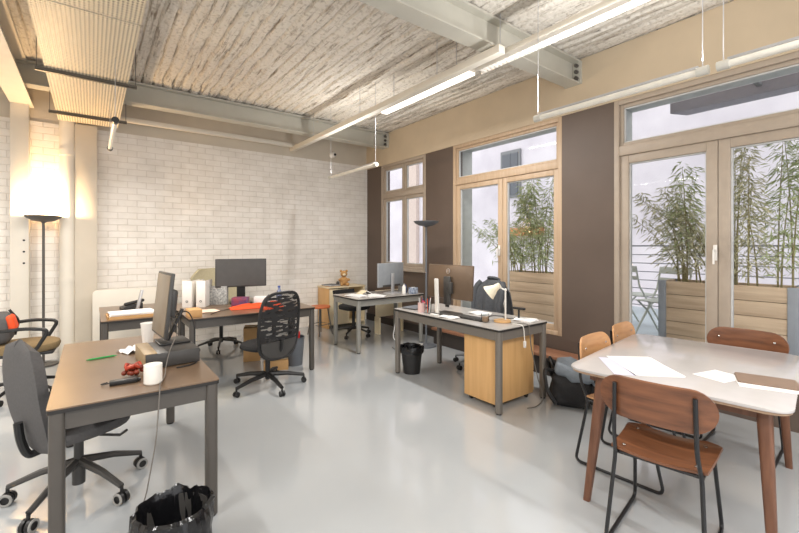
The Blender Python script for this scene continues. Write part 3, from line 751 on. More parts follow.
# ------------------------------------------------------------------ arm chair on the far left with a rucksack
t = thing('arm_chair', 'swivel armchair with worn olive seat and black looped arms at the left edge', 'chair', (-.53, 5.42, 0), -4, 'office swivel chairs')
pad(.5, .52, .09, m=T(.02, 0, .48)).build('seat', 'olive', t)
MB().box((.02, 0, .43), (.46, .44, .03), .012).build('seat_pan', 'black', t)
MB().grid(11, 13, lambda u, v: Vector((-.27-.06*v-.03*(1-(2*u-1)**2), (u-.5)*.46*(1-.25*max(0, v-.7)/.3), .58+v*.45)), .06).build('backrest', 'olive', t)
for s in (-1, 1): MB().tube([(.0, s*.23, .44), (.12, s*.285, .46), (.23, s*.29, .665), (.05, s*.29, .69), (-.22, s*.27, .67), (-.29, s*.2, .66)], .017, 8, .06).build('armrest', 'black', t)
MB().cyl((0, 0, .1), (0, 0, .43), .026, n=16).build('gas_column', 'black', t)
star_base(t, .14, .31, 30, 'black', False)
t = thing('rucksack', 'grey rucksack with a bright red-orange flap leaning on the olive armchair', 'bag', (-.70, 5.40, .528), 0)
MB().box((0, 0, .15), (.2, .28, .3), .08, seg=4).build('body', 'greyfab', t)
MB().box((.09, -.03, .2), (.06, .2, .15), .028, RY(-15), 3).build('flap', 'orange', t)
MB().tube([(.1, .08, .06), (.13, .08, .2), (.06, .07, .31)], .012, 6, .04).build('strap', 'black', t)

# floor lamps
def floor_lamp(loc, h, label, metal, lit):
    t = thing('floor_lamp', label, 'lamp', loc, 0, 'floor lamps')
    MB().lathe([(0, 0), (.145, 0), (.15, .008), (.145, .018), (.03, .028), (.018, .04), (0, .04)], n=32).build('base', metal, t)
    MB().cyl((0, 0, .03), (0, 0, h-.03), .014, n=14).build('pole', metal, t)
    MB().lathe([(.012, -.05), (.03, -.035), (.1, -.022), (.165, .012), (.185, .04), (.181, .042), (.16, .018), (.1, -.012), (.02, -.026), (.0, -.027)], c=(0, 0, h), n=36).build('lamp_shade', metal, t)
    MB().cyl((-.05, 0, h+.004), (.05, 0, h+.004), .009, n=10).build('bulb', 'bulb' if lit else 'white', t)
    return t
floor_lamp((-.47, 6.62, 0), 1.79, 'tall dark uplighter floor lamp, lit, by the white column at the left', 'darkmetal', True)
floor_lamp((3.9, 4.52, 0), 1.78, 'tall grey uplighter floor lamp standing by the window wall', 'slate', False)

# ------------------------------------------------------------------ back left group
t = thing('wall_panel', 'upright white panel with rounded corners against the brick wall behind the desks', 'panel', (.42, 6.55, 0))
MB().prism(rrect(.82, .8, .05, 6), .03, T(0, .015, .49)@RX(90), .006).build('board', 'steel_white', t)
for s in (-.34, .34): MB().b(s-.025, s+.025, -.12, .12, 0, .03).b(s-.02, s+.02, -.012, .012, .03, .12).build('foot', 'steel_white', t)
desk('small dark desk at the left rear carrying the paper trays', .07, .72, 4.80, 5.95, 'desktop', 'deskmetal')
t = thing('paper_tray', 'wooden letter tray full of white sheets on the left rear desk', 'tray', on(.34, 4.99), 2)
MB().b(-.22, .2, -.15, .15, 0, .012, .002).b(-.22, .2, -.15, -.142, .012, .03).b(-.22, .2, .142, .15, .012, .03).b(-.22, -.212, -.15, .15, .012, .03).build('tray', 'cardboard', t)
for k in range(5): MB().box((-.01+.005*(k % 2), .004*(k % 3), .016+.008*k), (.38, .26, .006), 0, RZ(k*1.7-3)).build('sheet', 'paper', t)
t = thing('desk_telephone', 'black desk telephone on the left rear desk', 'telephone', on(.36, 5.55), 4)
MB().prism([(-.1, 0), (.1, 0), (.1, .075), (.07, .075), (-.1, .03)], .2, T(0, .1, 0)@RX(90), .004).build('body', 'black', t)
MB().box((.02, -.07, .085), (.2, .05, .035), .015, RY(-12)).build('handset', 'black', t)
t = thing('phone_stand', 'slim upright silver holder on the left rear desk', 'holder', on(.42, 5.3), 10)
MB().box((0, 0, .12), (.02, .06, .24), .004, RY(12)).build('holder', 'silver', t); MB().box((-.02, 0, .006), (.12, .08, .012), .004).build('base', 'silver', t)
solo(MB().b(-.06, .06, -.1, .1, 0, .075, .002), 'cardboard_box', 'cardboard', 'small tan cardboard box at the left corner of the front centre desk', 'box', on(.84, 4.62), 0)

desk('dark desk in the centre with the mesh chair in front of it', .765, 2.11, 4.44, 5.08, 'desktop', 'deskmetal')
desk('dark desk behind the mesh chair desk carrying the dark monitor', .765, 2.11, 5.10, 5.76, 'desktop', 'deskmetal')
# mesh chair
t = thing('mesh_chair', 'black mesh-back swivel chair in front of the centre desk', 'chair', (1.465, 4.22, 0), 108, 'office swivel chairs')
pad(.46, .44, .07, m=T(.05, 0, .43)).build('seat', 'black_soft', t)
def mbk(u, v, k=1.0, zc=.66, hz=.345, hw=.255):
    a = (u-.5)*2; q = (v-.5)*2; w = hw*(1-abs(q)**3.4)**(1/3.4) if abs(q) < 1 else 0
    return Vector((-.17-.07*(v-.3)-.045*(1-a*a)*k, a*w, zc+q*hz))
ring = []
for i in range(48):
    a = 2*PI*i/48; c, s = math.cos(a), math.sin(a); e = 3.4; q = (abs(c)**e+abs(s)**e)**(-1/e)
    y, z = c*q*.245, s*q*.335; v = .5+.5*z/.345; ring.append((-.17-.07*(v-.3)-.045*(1-(y/.255)**2), y, .66+z))
MB().tube(ring, .015, 8, closed=True).build('back_frame', 'black', t)
MB().grid(17, 21, lambda u, v: mbk(u, .03+.94*v), .003).build('back_mesh', 'net', t)
MB().grid(13, 9, lambda u, v: mbk(.06+.88*u, .03+.24*v)+Vector((-.012, 0, 0)), .02).build('lower_panel', 'charcoal', t)
MB().tube([(-.02, 0, .385), (-.16, 0, .37), (-.225, 0, .42), (-.23, 0, .52)], .02, 8, .05).build('back_bracket', 'black', t)
MB().cyl((0, 0, .08), (0, 0, .4), .025, n=16).build('gas_column', 'black', t)
star_base(t, .13, .37, 20, 'black', False, .027, .026)
# beige chair
t = thing('swivel_chair', 'swivel chair with a wide beige-green back between the rear desk and the brick wall', 'chair', (1.47, 6.15, 0), -88, 'office swivel chairs')
pad(.48, .48, .08, m=T(.02, 0, .47)).build('seat', 'black_soft', t)
MB().grid(15, 13, lambda u, v: Vector((-.235-.09*v-.05*(1-(2*u-1)**2), (u-.5)*.84*(1-max(0, v-.35)**2*1.1), .55+v*.58)), .05).build('backrest', 'beigefab', t)
for s in (-1, 1): MB().tube([(-.02, s*.24, .45), (0, s*.3, .47), (.0, s*.3, .62)], .014, 8, .03).box((.02, s*.3, .635), (.24, .06, .028), .012).build('armrest', 'black', t)
MB().cyl((0, 0, .1), (0, 0, .44), .025, n=16).build('gas_column', 'black', t)
star_base(t, .14, .3, 50, 'charcoal', False)
# things on the two centre desks
def binder(x, y, rz, label, w=.075, mt='white'):
    t = thing('ring_binder', label, 'binder', on(x, y), rz, 'binders on the centre desks')
    MB().b(-.14, .14, -w/2, -w/2+.004, 0, .31, .001).b(-.14, .14, w/2-.004, w/2, 0, .31, .001).b(-.14, -.136, -w/2+.004, w/2-.004, 0, .31, .001).build('cover', mt, t)
    MB().b(-.12, .135, -w/2+.006, w/2-.01, .006, .29).build('pages', 'paper', t)
    MB().lathe([(.008, 0), (.013, 0), (.013, .002), (.008, .002)], n=16, m=T(-.142, 0, .07)@RY(-90)).build('ring', 'charcoal', t)
binder(.955, 5.42, 62, 'white ring binder, the left one of the two beside the monitor', .105)
binder(1.09, 5.36, 62, 'white ring binder, the right one of the two beside the speckled box', .10)
t = thing('box_file', 'speckled grey box file standing on the centre desks', 'box', on(1.235, 5.38), -26)
MB().b(-.125, .125, -.05, .05, 0, .215, .003).build('box', 'speckle', t); MB().b(-.128, .128, -.053, .053, .215, .225, .002).build('lid', 'speckle', t)
t = thing('monitor', 'large dark grey monitor on the rear centre desk before the beige-green chair back', 'monitor', on(1.50, 5.28), -100, 'computer monitors')
MB().box((0, 0, .385), (.03, .60, .35), .008).build('casing', 'charcoal', t)
MB().b(.014, .0165, -.285, .285, .225, .545).build('screen', 'screen', t)
MB().box((-.025, 0, .37), (.03, .34, .22), .012).build('back_housing', 'charcoal', t)
MB().b(-.055, -.035, -.05, .05, .015, .4, .004).build('stand_neck', 'black', t)
MB().prism(rrect(.2, .26, .03), .015, T(-.04, 0, 0)).build('stand_foot', 'black', t)
solo(MB().b(-.09, .09, -.06, .06, 0, .11, .004).b(-.07, .07, -.066, -.06, .02, .08), 'storage_box', mat('red_blue_print', (150, 50, 52), .5, rgb2=(60, 70, 120), scale=10), 'small red and blue box under the dark monitor', 'box', on(1.42, 5.03), -30)
solo(MB().b(-.09, .09, -.05, .05, 0, .1, .004), 'storage_box', 'paper', 'small white box under the right half of the dark monitor', 'box', on(1.68, 5.04), -30)
t = thing('water_bottle', 'small blue drinks bottle behind the mesh chair on the centre desk', 'bottle', on(1.88, 5.0))
MB().lathe([(0, 0), (.033, 0), (.035, .01), (.035, .13), (.016, .18), (.014, .2), (0, .2)], n=20).build('bottle', mat('pale_blue_plastic', (120, 132, 160), .2), t); MB().cyl((0, 0, .2), (0, 0, .222), .017, n=14).build('cap', 'blue', t)
def blob(w, d, h, seed):
    def f(u, v):
        a = 2*u-1; b_ = 2*v-1; r = max(0, 1-(abs(a)**3)) * max(0, 1-abs(b_)**3)
        return Vector((a*w/2, b_*d/2, .004+h*r**.5*(.75+.4*noise.noise(Vector((a*2+seed, b_*2, 0))))))
    m = MB().grid(18, 14, f); m.b(-w*.42, w*.42, -d*.42, d*.42, 0, .01); return m
solo(blob(.5, .2, .055, 3), 'folded_bag', 'orange', 'bright orange cloth lying folded along the centre desk', 'cloth', on(1.5, 4.83), -6)
solo(blob(.24, .2, .085, 9), 'tool_pouch', 'orange', 'bright orange pouch at the centre desk just left of the mesh chair back', 'bag', on(1.66, 4.66), 5)
solo(crumple(8, 8, .3, .22, .01, 2), 'paper_sheet', mat('peach_paper', (236, 210, 190), .8), 'pale peach sheets on the front centre desk by the binders', 'paper', on(.98, 4.86), 8)
t = thing('paper_stack', 'thin stack of white papers at the right end of the centre desks', 'paper', on(1.97, 5.32), 8)
for k in range(4): MB().box((0, 0, .004+.007*k), (.21, .29, .006), 0, RZ(k*4)).build('sheet', 'paper', t)
solo(MB().tube([(1.55, 5.02, .746), (1.3, 4.9, .746), (1.1, 4.75, .746), (1.0, 4.6, .746)], .004, 6, .06), 'cable', 'black', 'thin black cable lying across the front centre desk', 'cable')
t = thing('carton', 'tall tan carton standing under the centre desks', 'box', (1.66, 5.36, 0), -20)
MB().b(-.1, .1, -.12, .12, 0, .42, .003).build('box', 'cardboard', t); MB().b(-.1, .1, -.02, .02, .42, .4215).build('tape', 'cream', t)
t = thing('carton', 'low brown carton on the floor beneath the mesh chair desk', 'box', (1.76, 4.78, 0), -20)
MB().b(-.14, .14, -.1, .1, 0, .11, .003).build('box', 'cardboard', t); MB().b(-.14, .14, -.02, .02, .11, .1115).build('tape', 'cream', t)
t = thing('waste_bin', 'plain slate grey waste bin at the right end of the centre desk', 'bin', (2.0, 4.80, 0), 0, 'waste bins')
MB().lathe([(0, 0), (.095, 0), (.12, .33), (.126, .335), (.126, .345), (.116, .34), (.09, .01), (0, .01)], n=30).build('bucket', 'slate', t)
t = thing('red_carton', 'bright red packet sticking out of the slate grey bin', 'packet', (2.03, 4.80, .012), 12)
MB().box((0, 0, .2), (.05, .03, .38), .003, RY(5)).build('packet', 'red', t)

# ------------------------------------------------------------------ shelf, stool, right rear desk
t = thing('low_shelf', 'low cream shelf unit against the brick wall under the teddy bear', 'shelf', (3.69, 6.66, 0))
MB().b(-.38, -.355, -.2, .2, 0, .71, .002).build('side_panel', 'ply', t); MB().b(.355, .38, -.2, .2, 0, .71, .002).build('side_panel', 'cream', t)
MB().b(-.39, .39, -.21, .21, .71, .735, .003).build('top', 'cream', t)
MB().b(-.355, .355, .185, .2, .03, .71).build('back_panel', 'cream', t)
for z in (.06, .36): MB().b(-.355, .355, -.195, .185, z, z+.02, .002).build('shelf_board', 'cream', t)
MB().b(-.352, .02, -.2, -.182, .085, .69, .002).build('door', 'cream', t)
MB().b(.02, .04, -.195, .185, .08, .71).build('divider', 'cream', t)
t = thing('teddy_bear', 'tan teddy bear sitting on the cream shelf', 'toy', (3.70, 6.6, .735), -110); t.scale = (1.3, 1.3, 1.3)
MB().ball((0, 0, .065), (.055, .06, .065), 16).build('body', 'teddy', t)
h = MB().ball((.01, 0, .165), (.048, .05, .046), 16).build('head', 'teddy', t)
MB().ball((.052, 0, .155), (.022, .024, .02), 10).build('muzzle', 'cream', h)
for s in (-1, 1):
    MB().ball((.0, s*.04, .205), (.014, .018, .018), 10).build('ear', 'teddy', t)
    MB().ball((.03, s*.06, .085), (.035, .02, .02), 10, RZ(s*25)).build('arm', 'teddy', t)
    MB().ball((.07, s*.04, .024), (.05, .024, .024), 10, RZ(s*15)).build('leg', 'teddy', t)
solo(MB().ball((0, 0, .045), (.03, .03, .045), 12), 'dark_vase', 'charcoal', 'small dark ornament left of the teddy bear', 'ornament', (3.55, 6.55, .735))
t = thing('magazine_stack', 'fanned stack of magazines on the left of the cream shelf', 'magazine', (3.44, 6.62, .735), 5)
for k, mm in enumerate(('cardboard', 'grey', 'paper', 'slate')): MB().box((.006*k, 0, .005+.0085*k), (.22, .28, .008), .001, RZ(k*5-6)).build('magazine', mm, t)
t = thing('stool', 'stool with an orange seat and dark legs by the cream shelf', 'stool', (3.02, 6.18, 0), 15)
MB().lathe([(0, -.02), (.16, -.02), (.17, -.01), (.165, .008), (0, .01)], c=(0, 0, .46), n=28).build('seat', mat('orange_stool_seat', (196, 104, 56), .5), t)
for k in range(4):
    a = math.radians(45+90*k); MB().cyl((.12*math.cos(a), .12*math.sin(a), .445), (.2*math.cos(a), .2*math.sin(a), 0), .011, n=10).build('leg', 'darkmetal', t)
q = [(.17*math.cos(math.radians(45+90*k)), .17*math.sin(math.radians(45+90*k)), .17) for k in range(4)]
MB().tube(q, .008, 8, closed=True).build('footrest', 'darkmetal', t)

desk('grey desk with a reflection-coloured top in the rear right corner below the narrow window', 2.86, 4.03, 4.72, 5.44, 'desktop_reflect', 'deskmetal2')
t = thing('monitor', 'silver grey monitor seen from behind on the rear right desk', 'monitor', on(3.68, 5.1), 104, 'computer monitors')
MB().box((0, 0, .28), (.03, .60, .36), .008).build('casing', 'monback', t)
MB().b(.014, .0165, -.285, .285, .115, .445).build('screen', 'screen', t)
MB().b(-.03, -.012, -.2, .2, .1, .13, .003).build('lower_bar', 'charcoal', t)
MB().b(-.05, -.03, -.03, .03, .01, .3, .004).build('stand_neck', 'silver', t); MB().prism(rrect(.18, .22, .02), .012, T(-.03, 0, 0)).build('stand_foot', 'silver', t)
t = thing('swivel_chair', 'black swivel chair behind the rear right desk', 'chair', (3.42, 5.78, 0), -85, 'office swivel chairs')
pad(.48, .48, .08, m=T(.02, 0, .47)).build('seat', 'black_soft', t)
MB().grid(11, 11, lambda u, v: Vector((-.25-.05*v-.04*(1-(2*u-1)**2), (u-.5)*.42, .52+v*.2)), .05).build('backrest', 'black_soft', t)
MB().tube([(-.05, 0, .42), (-.28, 0, .42), (-.31, 0, .6)], .018, 8, .05).build('back_bracket', 'black', t)
MB().cyl((0, 0, .1), (0, 0, .44), .025, n=16).build('gas_column', 'black', t); star_base(t, .13, .3, 15, 'black', False)
solo(MB().b(3.76, 4.30, 5.62, 5.65, .28, .72, .003).b(3.78, 3.81, 5.56, 5.7, 0, .28).b(4.25, 4.28, 5.56, 5.7, 0, .28), 'screen_panel', 'cream', 'pale upright panel behind the rear right desk', 'panel')
for i, (x, y, rz, lb) in enumerate(((3.05, 5.05, 12, 'white papers on the left of the rear right desk'), (3.25, 4.9, -20, 'loose white sheets at the front of the rear right desk, left of the monitor foot'))):
    t = thing('paper_stack', lb, 'paper', on(x, y), rz)
    for k in range(3): MB().box((0, 0, .003+.005*k), (.21, .297, .004), 0, RZ(k*9)).build('sheet', 'paper', t)
t = thing('open_book', 'small open pale book standing on the rear right desk near the monitor', 'book', on(3.25, 5.18), 0)
MB().box((-.05, 0, .03), (.11, .15, .008), .001, RY(-28)).build('cover', 'cream', t); MB().box((.05, 0, .03), (.11, .15, .008), .001, RY(28)).build('pages', 'paper', t)
def bottle(x, y, z, r, h, body, cap, label, name='bottle'):
    t = thing(name, label, 'bottle', on(x, y, z)); MB().lathe([(0, 0), (r, 0), (r, h*.65), (r*.45, h*.82), (r*.45, h*.9), (0, h*.9)], n=18).build('bottle', body, t)
    MB().cyl((0, 0, h*.9), (0, 0, h), r*.5, n=12).build('cap', cap, t)
bottle(3.80, 4.92, DK, .03, .15, 'white', 'grey', 'white bottle right of the silver monitor')
bottle(3.87, 4.98, DK, .032, .12, mat('navy_glass', (52, 66, 100), .3), 'blue', 'dark blue bottle right of the silver monitor')
t = thing('tissue_box', 'blue patterned box on the right end of the rear right desk', 'box', on(3.90, 4.82), 10)
MB().b(-.055, .055, -.05, .05, 0, .09, .004).build('box', mat('blue_white_print', (52, 72, 110), .6, rgb2=(190, 200, 214), scale=26), t); MB().b(-.03, .03, -.012, .012, .09, .096).build('opening', 'paper', t)
mug(on(3.945, 5.2), 'grey mug at the far right end of the rear right desk', .04, .09, 60, 'grey')

# ------------------------------------------------------------------ main right desk (with wooden pedestal)
desk('grey desk with the wooden pedestal in the middle of the room', 2.785, 3.5, 2.27, 3.80, 'desktop_reflect', 'deskmetal3')
t = thing('pedestal_cabinet', 'honey coloured wooden pedestal on casters under the right end of the grey desk', 'cabinet', (3.135, 2.565, 0))
MB().b(-.275, .275, -.19, .19, .045, .632, .003).build('body', 'ply', t)
for k in range(3): 
    d_ = MB().b(.275, .293, -.187, .187, .065+.187*k, .065+.187*k+.182, .003).build('drawer', 'ply', t)
    MB().b(.293, .31, -.06, .06, .15+.187*k, .165+.187*k, .003).build('handle', 'darkmetal', d_)
for sx in (-1, 1):
    for sy in (-1, 1): MB().cyl((sx*.22, sy*.15-.012, .022), (sx*.22, sy*.15+.012, .022), .022, n=14).b(sx*.22-.02, sx*.22+.02, sy*.15-.018, sy*.15+.018, .034, .047).build('caster', 'black', t)
t = thing('monitor', 'bronze-backed monitor with a round badge on the grey desk', 'monitor', on(3.04, 3.14), 4, 'computer monitors')
MB().box((0, 0, .34), (.028, .63, .36), .012, RY(4)).build('casing', 'bronze', t)
MB().box((.016, 0, .34), (.004, .6, .33), 0, RY(4)).build('screen', 'screen', t)
n_ = MB().box((-.04, 0, .25), (.03, .09, .3), .01).build('stand_neck', 'charcoal', t); MB().box((-.04, .0, .1), (.012, .05, .05), .004).build('cable_clip', 'black', n_)
MB().prism(rrect(.22, .26, .02), .014, T(-.04, 0, 0)).build('stand_foot', 'charcoal', t)
MB().b(-.058, -.02, -.07, .0, .22, .34, .01).build('mount', 'charcoal', t)
lg = MB().lathe([(.021, 0), (.025, 0), (.025, .002), (.021, .002)], n=28, m=T(-.026, 0, .455)@RY(-86)).build('emblem', 'silver', t)
cu = bpy.data.curves.new('emblem_letters', 'FONT'); cu.body = 'DELL'; cu.size = .0155; cu.align_x = 'CENTER'; cu.align_y = 'CENTER'; cu.extrude = .0006
cu.materials.append(M['silver']); tf = bpy.data.objects.new('letters_source', cu); COL.objects.link(tf)
bpy.context.view_layer.update(); lm_ = bpy.data.meshes.new_from_object(tf.evaluated_get(bpy.context.evaluated_depsgraph_get()))
bpy.data.objects.remove(tf); to = bpy.data.objects.new('letters', lm_); COL.objects.link(to); to.parent = lg
to.matrix_local = T(-.0265, 0, .455) @ RY(4) @ Matrix(((0, 0, -1, 0), (-1, 0, 0, 0), (0, 1, 0, 0), (0, 0, 0, 1)))
t = thing('upright_stand', 'slim white upright column standing before the bronze monitor', 'stand', on(2.90, 3.19), 0)
MB().box((0, 0, .19), (.022, .05, .375), .006, RY(-2)).build('column', 'white', t); MB().b(-.05, .05, -.05, .05, 0, .008, .002).build('base', 'white', t)
# pots with pens
def pen_pot(x, y, mt, label, seed):
    t = thing('pen_pot', label, 'pot', on(x, y)); R = random.Random(seed)
    MB().lathe([(0, 0), (.036, 0), (.038, .1), (.034, .1), (.032, .006), (0, .006)], n=24).build('pot', mt, t)
    for k, c_ in enumerate(('red', 'blue', 'paper', 'charcoal', 'orange')):
        a = R.uniform(0, 2*PI); MB().cyl((.012*math.cos(a), .012*math.sin(a), .008), (.03*math.cos(a), .03*math.sin(a), R.uniform(.14, .17)), .004, n=8).build('pen', c_, t)
pen_pot(2.88, 3.42, 'pink', 'pink pot of pens left of the bronze monitor', 1)
pen_pot(2.88, 3.31, 'tealglass', 'clear pot of pens right beside the white column', 2)
bottle(2.99, 3.52, DK, .03, .12, 'red', 'black', 'small dark red bottle with black cap beside the pen pots')
t = thing('keyboard', 'dark keyboard lying before the bronze monitor', 'keyboard', on(3.0, 2.83), 2)
MB().b(-.065, .065, -.21, .21, 0, .014, .004).build('base', 'black', t)
m = MB()
for i in range(5):
    for j in range(15): m.b(-.055+.0225*i, -.055+.0225*i+.018, -.2+.027*j, -.2+.027*j+.022, .014, .019, .001)
m.build('keys', 'charcoal', t)
t = thing('laptop', 'closed dark laptop on the left end of the grey desk', 'laptop', on(2.99, 3.66), 10)
MB().prism(rrect(.24, .2, .012), .009, T(0, 0, 0)).build('base', 'charcoal', t); MB().prism(rrect(.24, .2, .012), .007, T(0, 0, .0095)).build('lid', 'slate', t)
for x, y, rz, lb in ((2.90, 2.98, 5, 'white sheets at the front edge of the grey desk under the bronze monitor'), (3.30, 2.95, -12, 'papers at the back of the grey desk beside the jacket'), (3.35, 2.42, 14, 'white sheets on the right end of the grey desk behind the desk lamp')):
    t = thing('paper_stack', lb, 'paper', on(x, y), rz)
    for k in range(3): MB().box((0, 0, .003+.004*k), (.16, .2, .003), 0, RZ(k*10-8)).build('sheet', 'paper', t)
t = thing('drinking_glass', 'small glass of brown drink on the grey desk left of the desk lamp', 'glass', on(2.98, 2.60))
MB().lathe([(0, 0), (.034, 0), (.038, .08), (.0355, .08), (.032, .006), (0, .006)], n=24).build('glass', 'tealglass', t)
MB().lathe([(0, .007), (.031, .007), (.0335, .05), (0, .05)], n=24).build('drink', mat('brown_drink', (150, 120, 96), .2), t)
t = thing('desk_lamp', 'cream desk lamp with a wooden foot on the grey desk', 'lamp', on(3.11, 2.50), 0)
MB().lathe([(0, 0), (.075, 0), (.08, .006), (.078, .02), (0, .022)], n=32).build('base', 'ply', t)
MB().tube([(.02, -.02, .02), (.02, -.02, .30)], .008, 10).ball((.02, -.02, .305), .014, 10).tube([(.02, -.02, .30), (-.02, .05, .34)], .007, 8).build('arm', 'white', t)
ax = Vector((-.45, .68, -.62)).normalized()
MB().lathe([(.0, .0), (.024, .0), (.03, .03), (.032, .05), (.075, .135), (.073, .136), (.029, .053), (.0, .03)], n=28, m=T(-.0, .03, .35)@ax.to_track_quat('Z', 'Y').to_matrix().to_4x4()).build('lamp_shade', 'creamshade', t)
t = thing('webcam_stand', 'small black T-shaped stand at the right rear corner of the grey desk', 'stand', on(3.36, 2.50), 0)
MB().b(-.05, .05, -.035, .035, 0, .01, .003).build('base', 'black', t); MB().cyl((0, 0, .01), (0, 0, .1), .01, n=10).build('post', 'black', t); MB().box((0, 0, .105), (.04, .14, .022), .008).build('head', 'black', t)
t = thing('cable_bundle', 'thin dark cables scattered on the right of the grey desk', 'cable', on(3.27, 2.62))
MB().tube([(-.1, .12, .006), (.02, .16, .006), (.08, .04, .006), (-.02, -.02, .006), (.06, -.1, .006), (.12, -.12, .006)], .005, 6, .04).build('cable', 'charcoal', t)
t = thing('power_cable', 'grey cable with white plug hanging over the right end of the grey desk', 'cable', (0, 0, 0))
MB().tube([(3.15, 2.36, .746), (3.18, 2.29, .75), (3.19, 2.258, .735), (3.2, 2.25, .55), (3.3, 2.25, .25), (3.4, 2.255, .05), (3.36, 2.24, .006), (3.2, 2.2, .006), (3.12, 2.23, .006)], .0045, 6, .05).build('cable', mat('pale_grey_cable', (112, 106, 100), .5), t)
MB().tube([(3.08, 2.36, .746), (3.1, 2.29, .75), (3.105, 2.258, .735), (3.11, 2.25, .6)], .004, 6, .04).box((3.11, 2.25, .575), (.025, .02, .06), .005).build('plug', 'white', t)
# chair with jacket
t = thing('swivel_chair', 'white-backed office chair tucked behind the grey desk under the jacket', 'chair', (3.76, 3.40, 0), 178, 'office swivel chairs'); t.scale = (1, 1, .955)
pad(.48, .46, .07, m=T(.03, 0, .47)).build('seat', 'greyfab', t)
MB().grid(11, 13, lambda u, v: Vector((-.2-.06*v-.03*(1-(2*u-1)**2), (u-.5)*.44, .55+v*.48)), .03).build('backrest', 'white', t)
MB().tube([(-.05, 0, .43), (-.2, 0, .42), (-.26, 0, .6)], .018, 8, .05).build('back_bracket', 'grey', t)
MB().cyl((0, 0, .1), (0, 0, .44), .025, n=16).build('gas_column', 'grey', t); star_base(t, .13, .3, 0, 'grey', False)
t = thing('jacket', 'dark grey jacket draped over the white office chair at the window', 'jacket', (3.76, 3.40, 0), 178); t.scale = (1, 1, .955)
def jk(u, v):
    a = (u-.5)*2; q = v
    # from the outside (behind) over the top to the inside (front, towards the desk)
    pr = [(-.36, .52), (-.345, .75), (-.335, .98), (-.32, 1.065), (-.275, 1.10), (-.235, 1.075), (-.195, .98), (-.165, .78), (-.15, .60)]
    f = q*(len(pr)-1); i = min(int(f), len(pr)-2); k = f-i
    x = pr[i][0]*(1-k)+pr[i+1][0]*k; z = pr[i][1]*(1-k)+pr[i+1][1]*k
    w = .225+.03*math.cos(q*PI*2)
    fold = .022*math.sin(a*9+2*q)+.016*noise.noise(Vector((a*3, q*6, 1)))
    z -= .10*abs(a)**3*math.sin(q*PI)**2
    return Vector((x+fold*(1 if q > .55 else -1)*.9*(abs(q-.5)*2), a*w+.01*math.sin(q*14), z))
MB().grid(31, 25, jk, .014).build('body', 'jacket', t)
for s in (-1, 1): MB().tube([(-.25, s*.17, 1.05), (-.20, s*.225, .97), (-.16, s*.22, .8), (-.13, s*.2, .64)], .042, 12, .08, r1=.03).build('sleeve', 'jacket', t)
MB().tube([(-.30, -.09, 1.085), (-.25, -.06, 1.115), (-.25, .06, 1.115), (-.30, .09, 1.085)], .018, 8, .04).build('collar', 'jacket', t)
# small bin + cables on the floor
t = thing('waste_bin', 'black mesh waste bin beneath the left end of the grey desk', 'bin', (2.955, 3.68, 0), 0, 'waste bins')
MB().lathe([(0, 0), (.095, 0), (.125, .28), (.132, .285), (.132, .295), (.12, .292), (.09, .01), (0, .01)], n=28).build('bucket', 'black', t)
def jb2(p, r, a, z): 
    q = noise.noise(Vector((math.cos(a)*3, math.sin(a)*3, z*12)))*.016; return Vector((p.x+q*math.cos(a), p.y+q*math.sin(a), p.z+q))
MB().lathe([(0, .1), (.08, .1), (.112, .25), (.122, .305), (.136, .31), (.138, .25), (.132, .23)], n=48, jit=jb2).build('liner', 'bag', t)
t = thing('power_strip', 'white power strip on the floor under the rear right desk', 'power strip', (3.72, 4.48, 0), 35)
MB().b(-.16, .16, -.03, .03, 0, .04, .006).build('body', 'white', t)
for k in range(4): MB().cyl((-.11+.07*k, 0, .04), (-.11+.07*k, 0, .042), .018, n=14).build('socket', 'grey', t)
solo(MB().tube([(3.45, 4.75, .006), (3.4, 4.6, .006), (3.5, 4.45, .006), (3.6, 4.41, .012), (3.62, 4.43, .03)], .005, 6, .05), 'cable', 'black', 'black cable trailing on the floor to the power strip', 'cable')
solo(MB().tube([(3.75, 5.0, .62), (3.62, 4.9, .3), (3.5, 4.8, .12), (3.56, 4.62, .01), (3.66, 4.53, .03)], .005, 6, .06), 'cable', 'paper', 'pale cable drooping from the rear right desk to the power strip', 'cable')

# backpack on the floor
t = thing('backpack', 'dark blue-grey backpack slumped on the floor between the grey desk and the table', 'bag', (3.57, 2.08, 0), -62); t.scale = (1.14, 1.14, 1.14)
m = MB(); m.box((0, 0, .13), (.30, .36, .26), .09, seg=5); bmesh.ops.subdivide_edges(m.bm, edges=m.bm.edges[:], cuts=3, use_grid_fill=True)
for v in m.bm.verts: v.co += v.co.normalized()*(noise.noise(v.co*9)*.028+noise.noise(v.co*24)*.012); v.co.z = max(v.co.z, .002)
m.build('body', 'black_soft', t)
m = MB(); m.box((.03, 0, .265), (.30, .34, .1), .045, RY(16), 4); bmesh.ops.subdivide_edges(m.bm, edges=m.bm.edges[:], cuts=3, use_grid_fill=True)
for v in m.bm.verts: v.co += Vector((.3, .2, 1))*(noise.noise(v.co*8)*.04+noise.noise(v.co*22)*.016)
m.build('top_flap', 'bluegrey', t)
m = MB(); m.box((.165, 0, .12), (.05, .26, .16), .024, seg=4); m.build('front_pocket', 'black_soft', t)
for s in (-1, 1):
    MB().tube([(.1, s*.1, .30), (.17, s*.11, .22), (.2, s*.11, .1), (.18, s*.11, .04)], .01, 6, .04).build('strap', 'bluegrey', t)
    MB().tube([(-.12, s*.1, .27), (-.19, s*.17, .30), (-.16, s*.22, .14), (-.1, s*.19, .04)], .016, 6, .05).build('shoulder_strap', 'black', t)
MB().tube([(-.13, -.04, .28), (-.16, -.03, .35), (-.16, .03, .35), (-.13, .04, .28)], .011, 6, .03).build('grab_handle', 'black', t)
t = thing('saucer', 'small white dish on the wooden step beside the backpack', 'dish', (4.2, 2.12, .24))
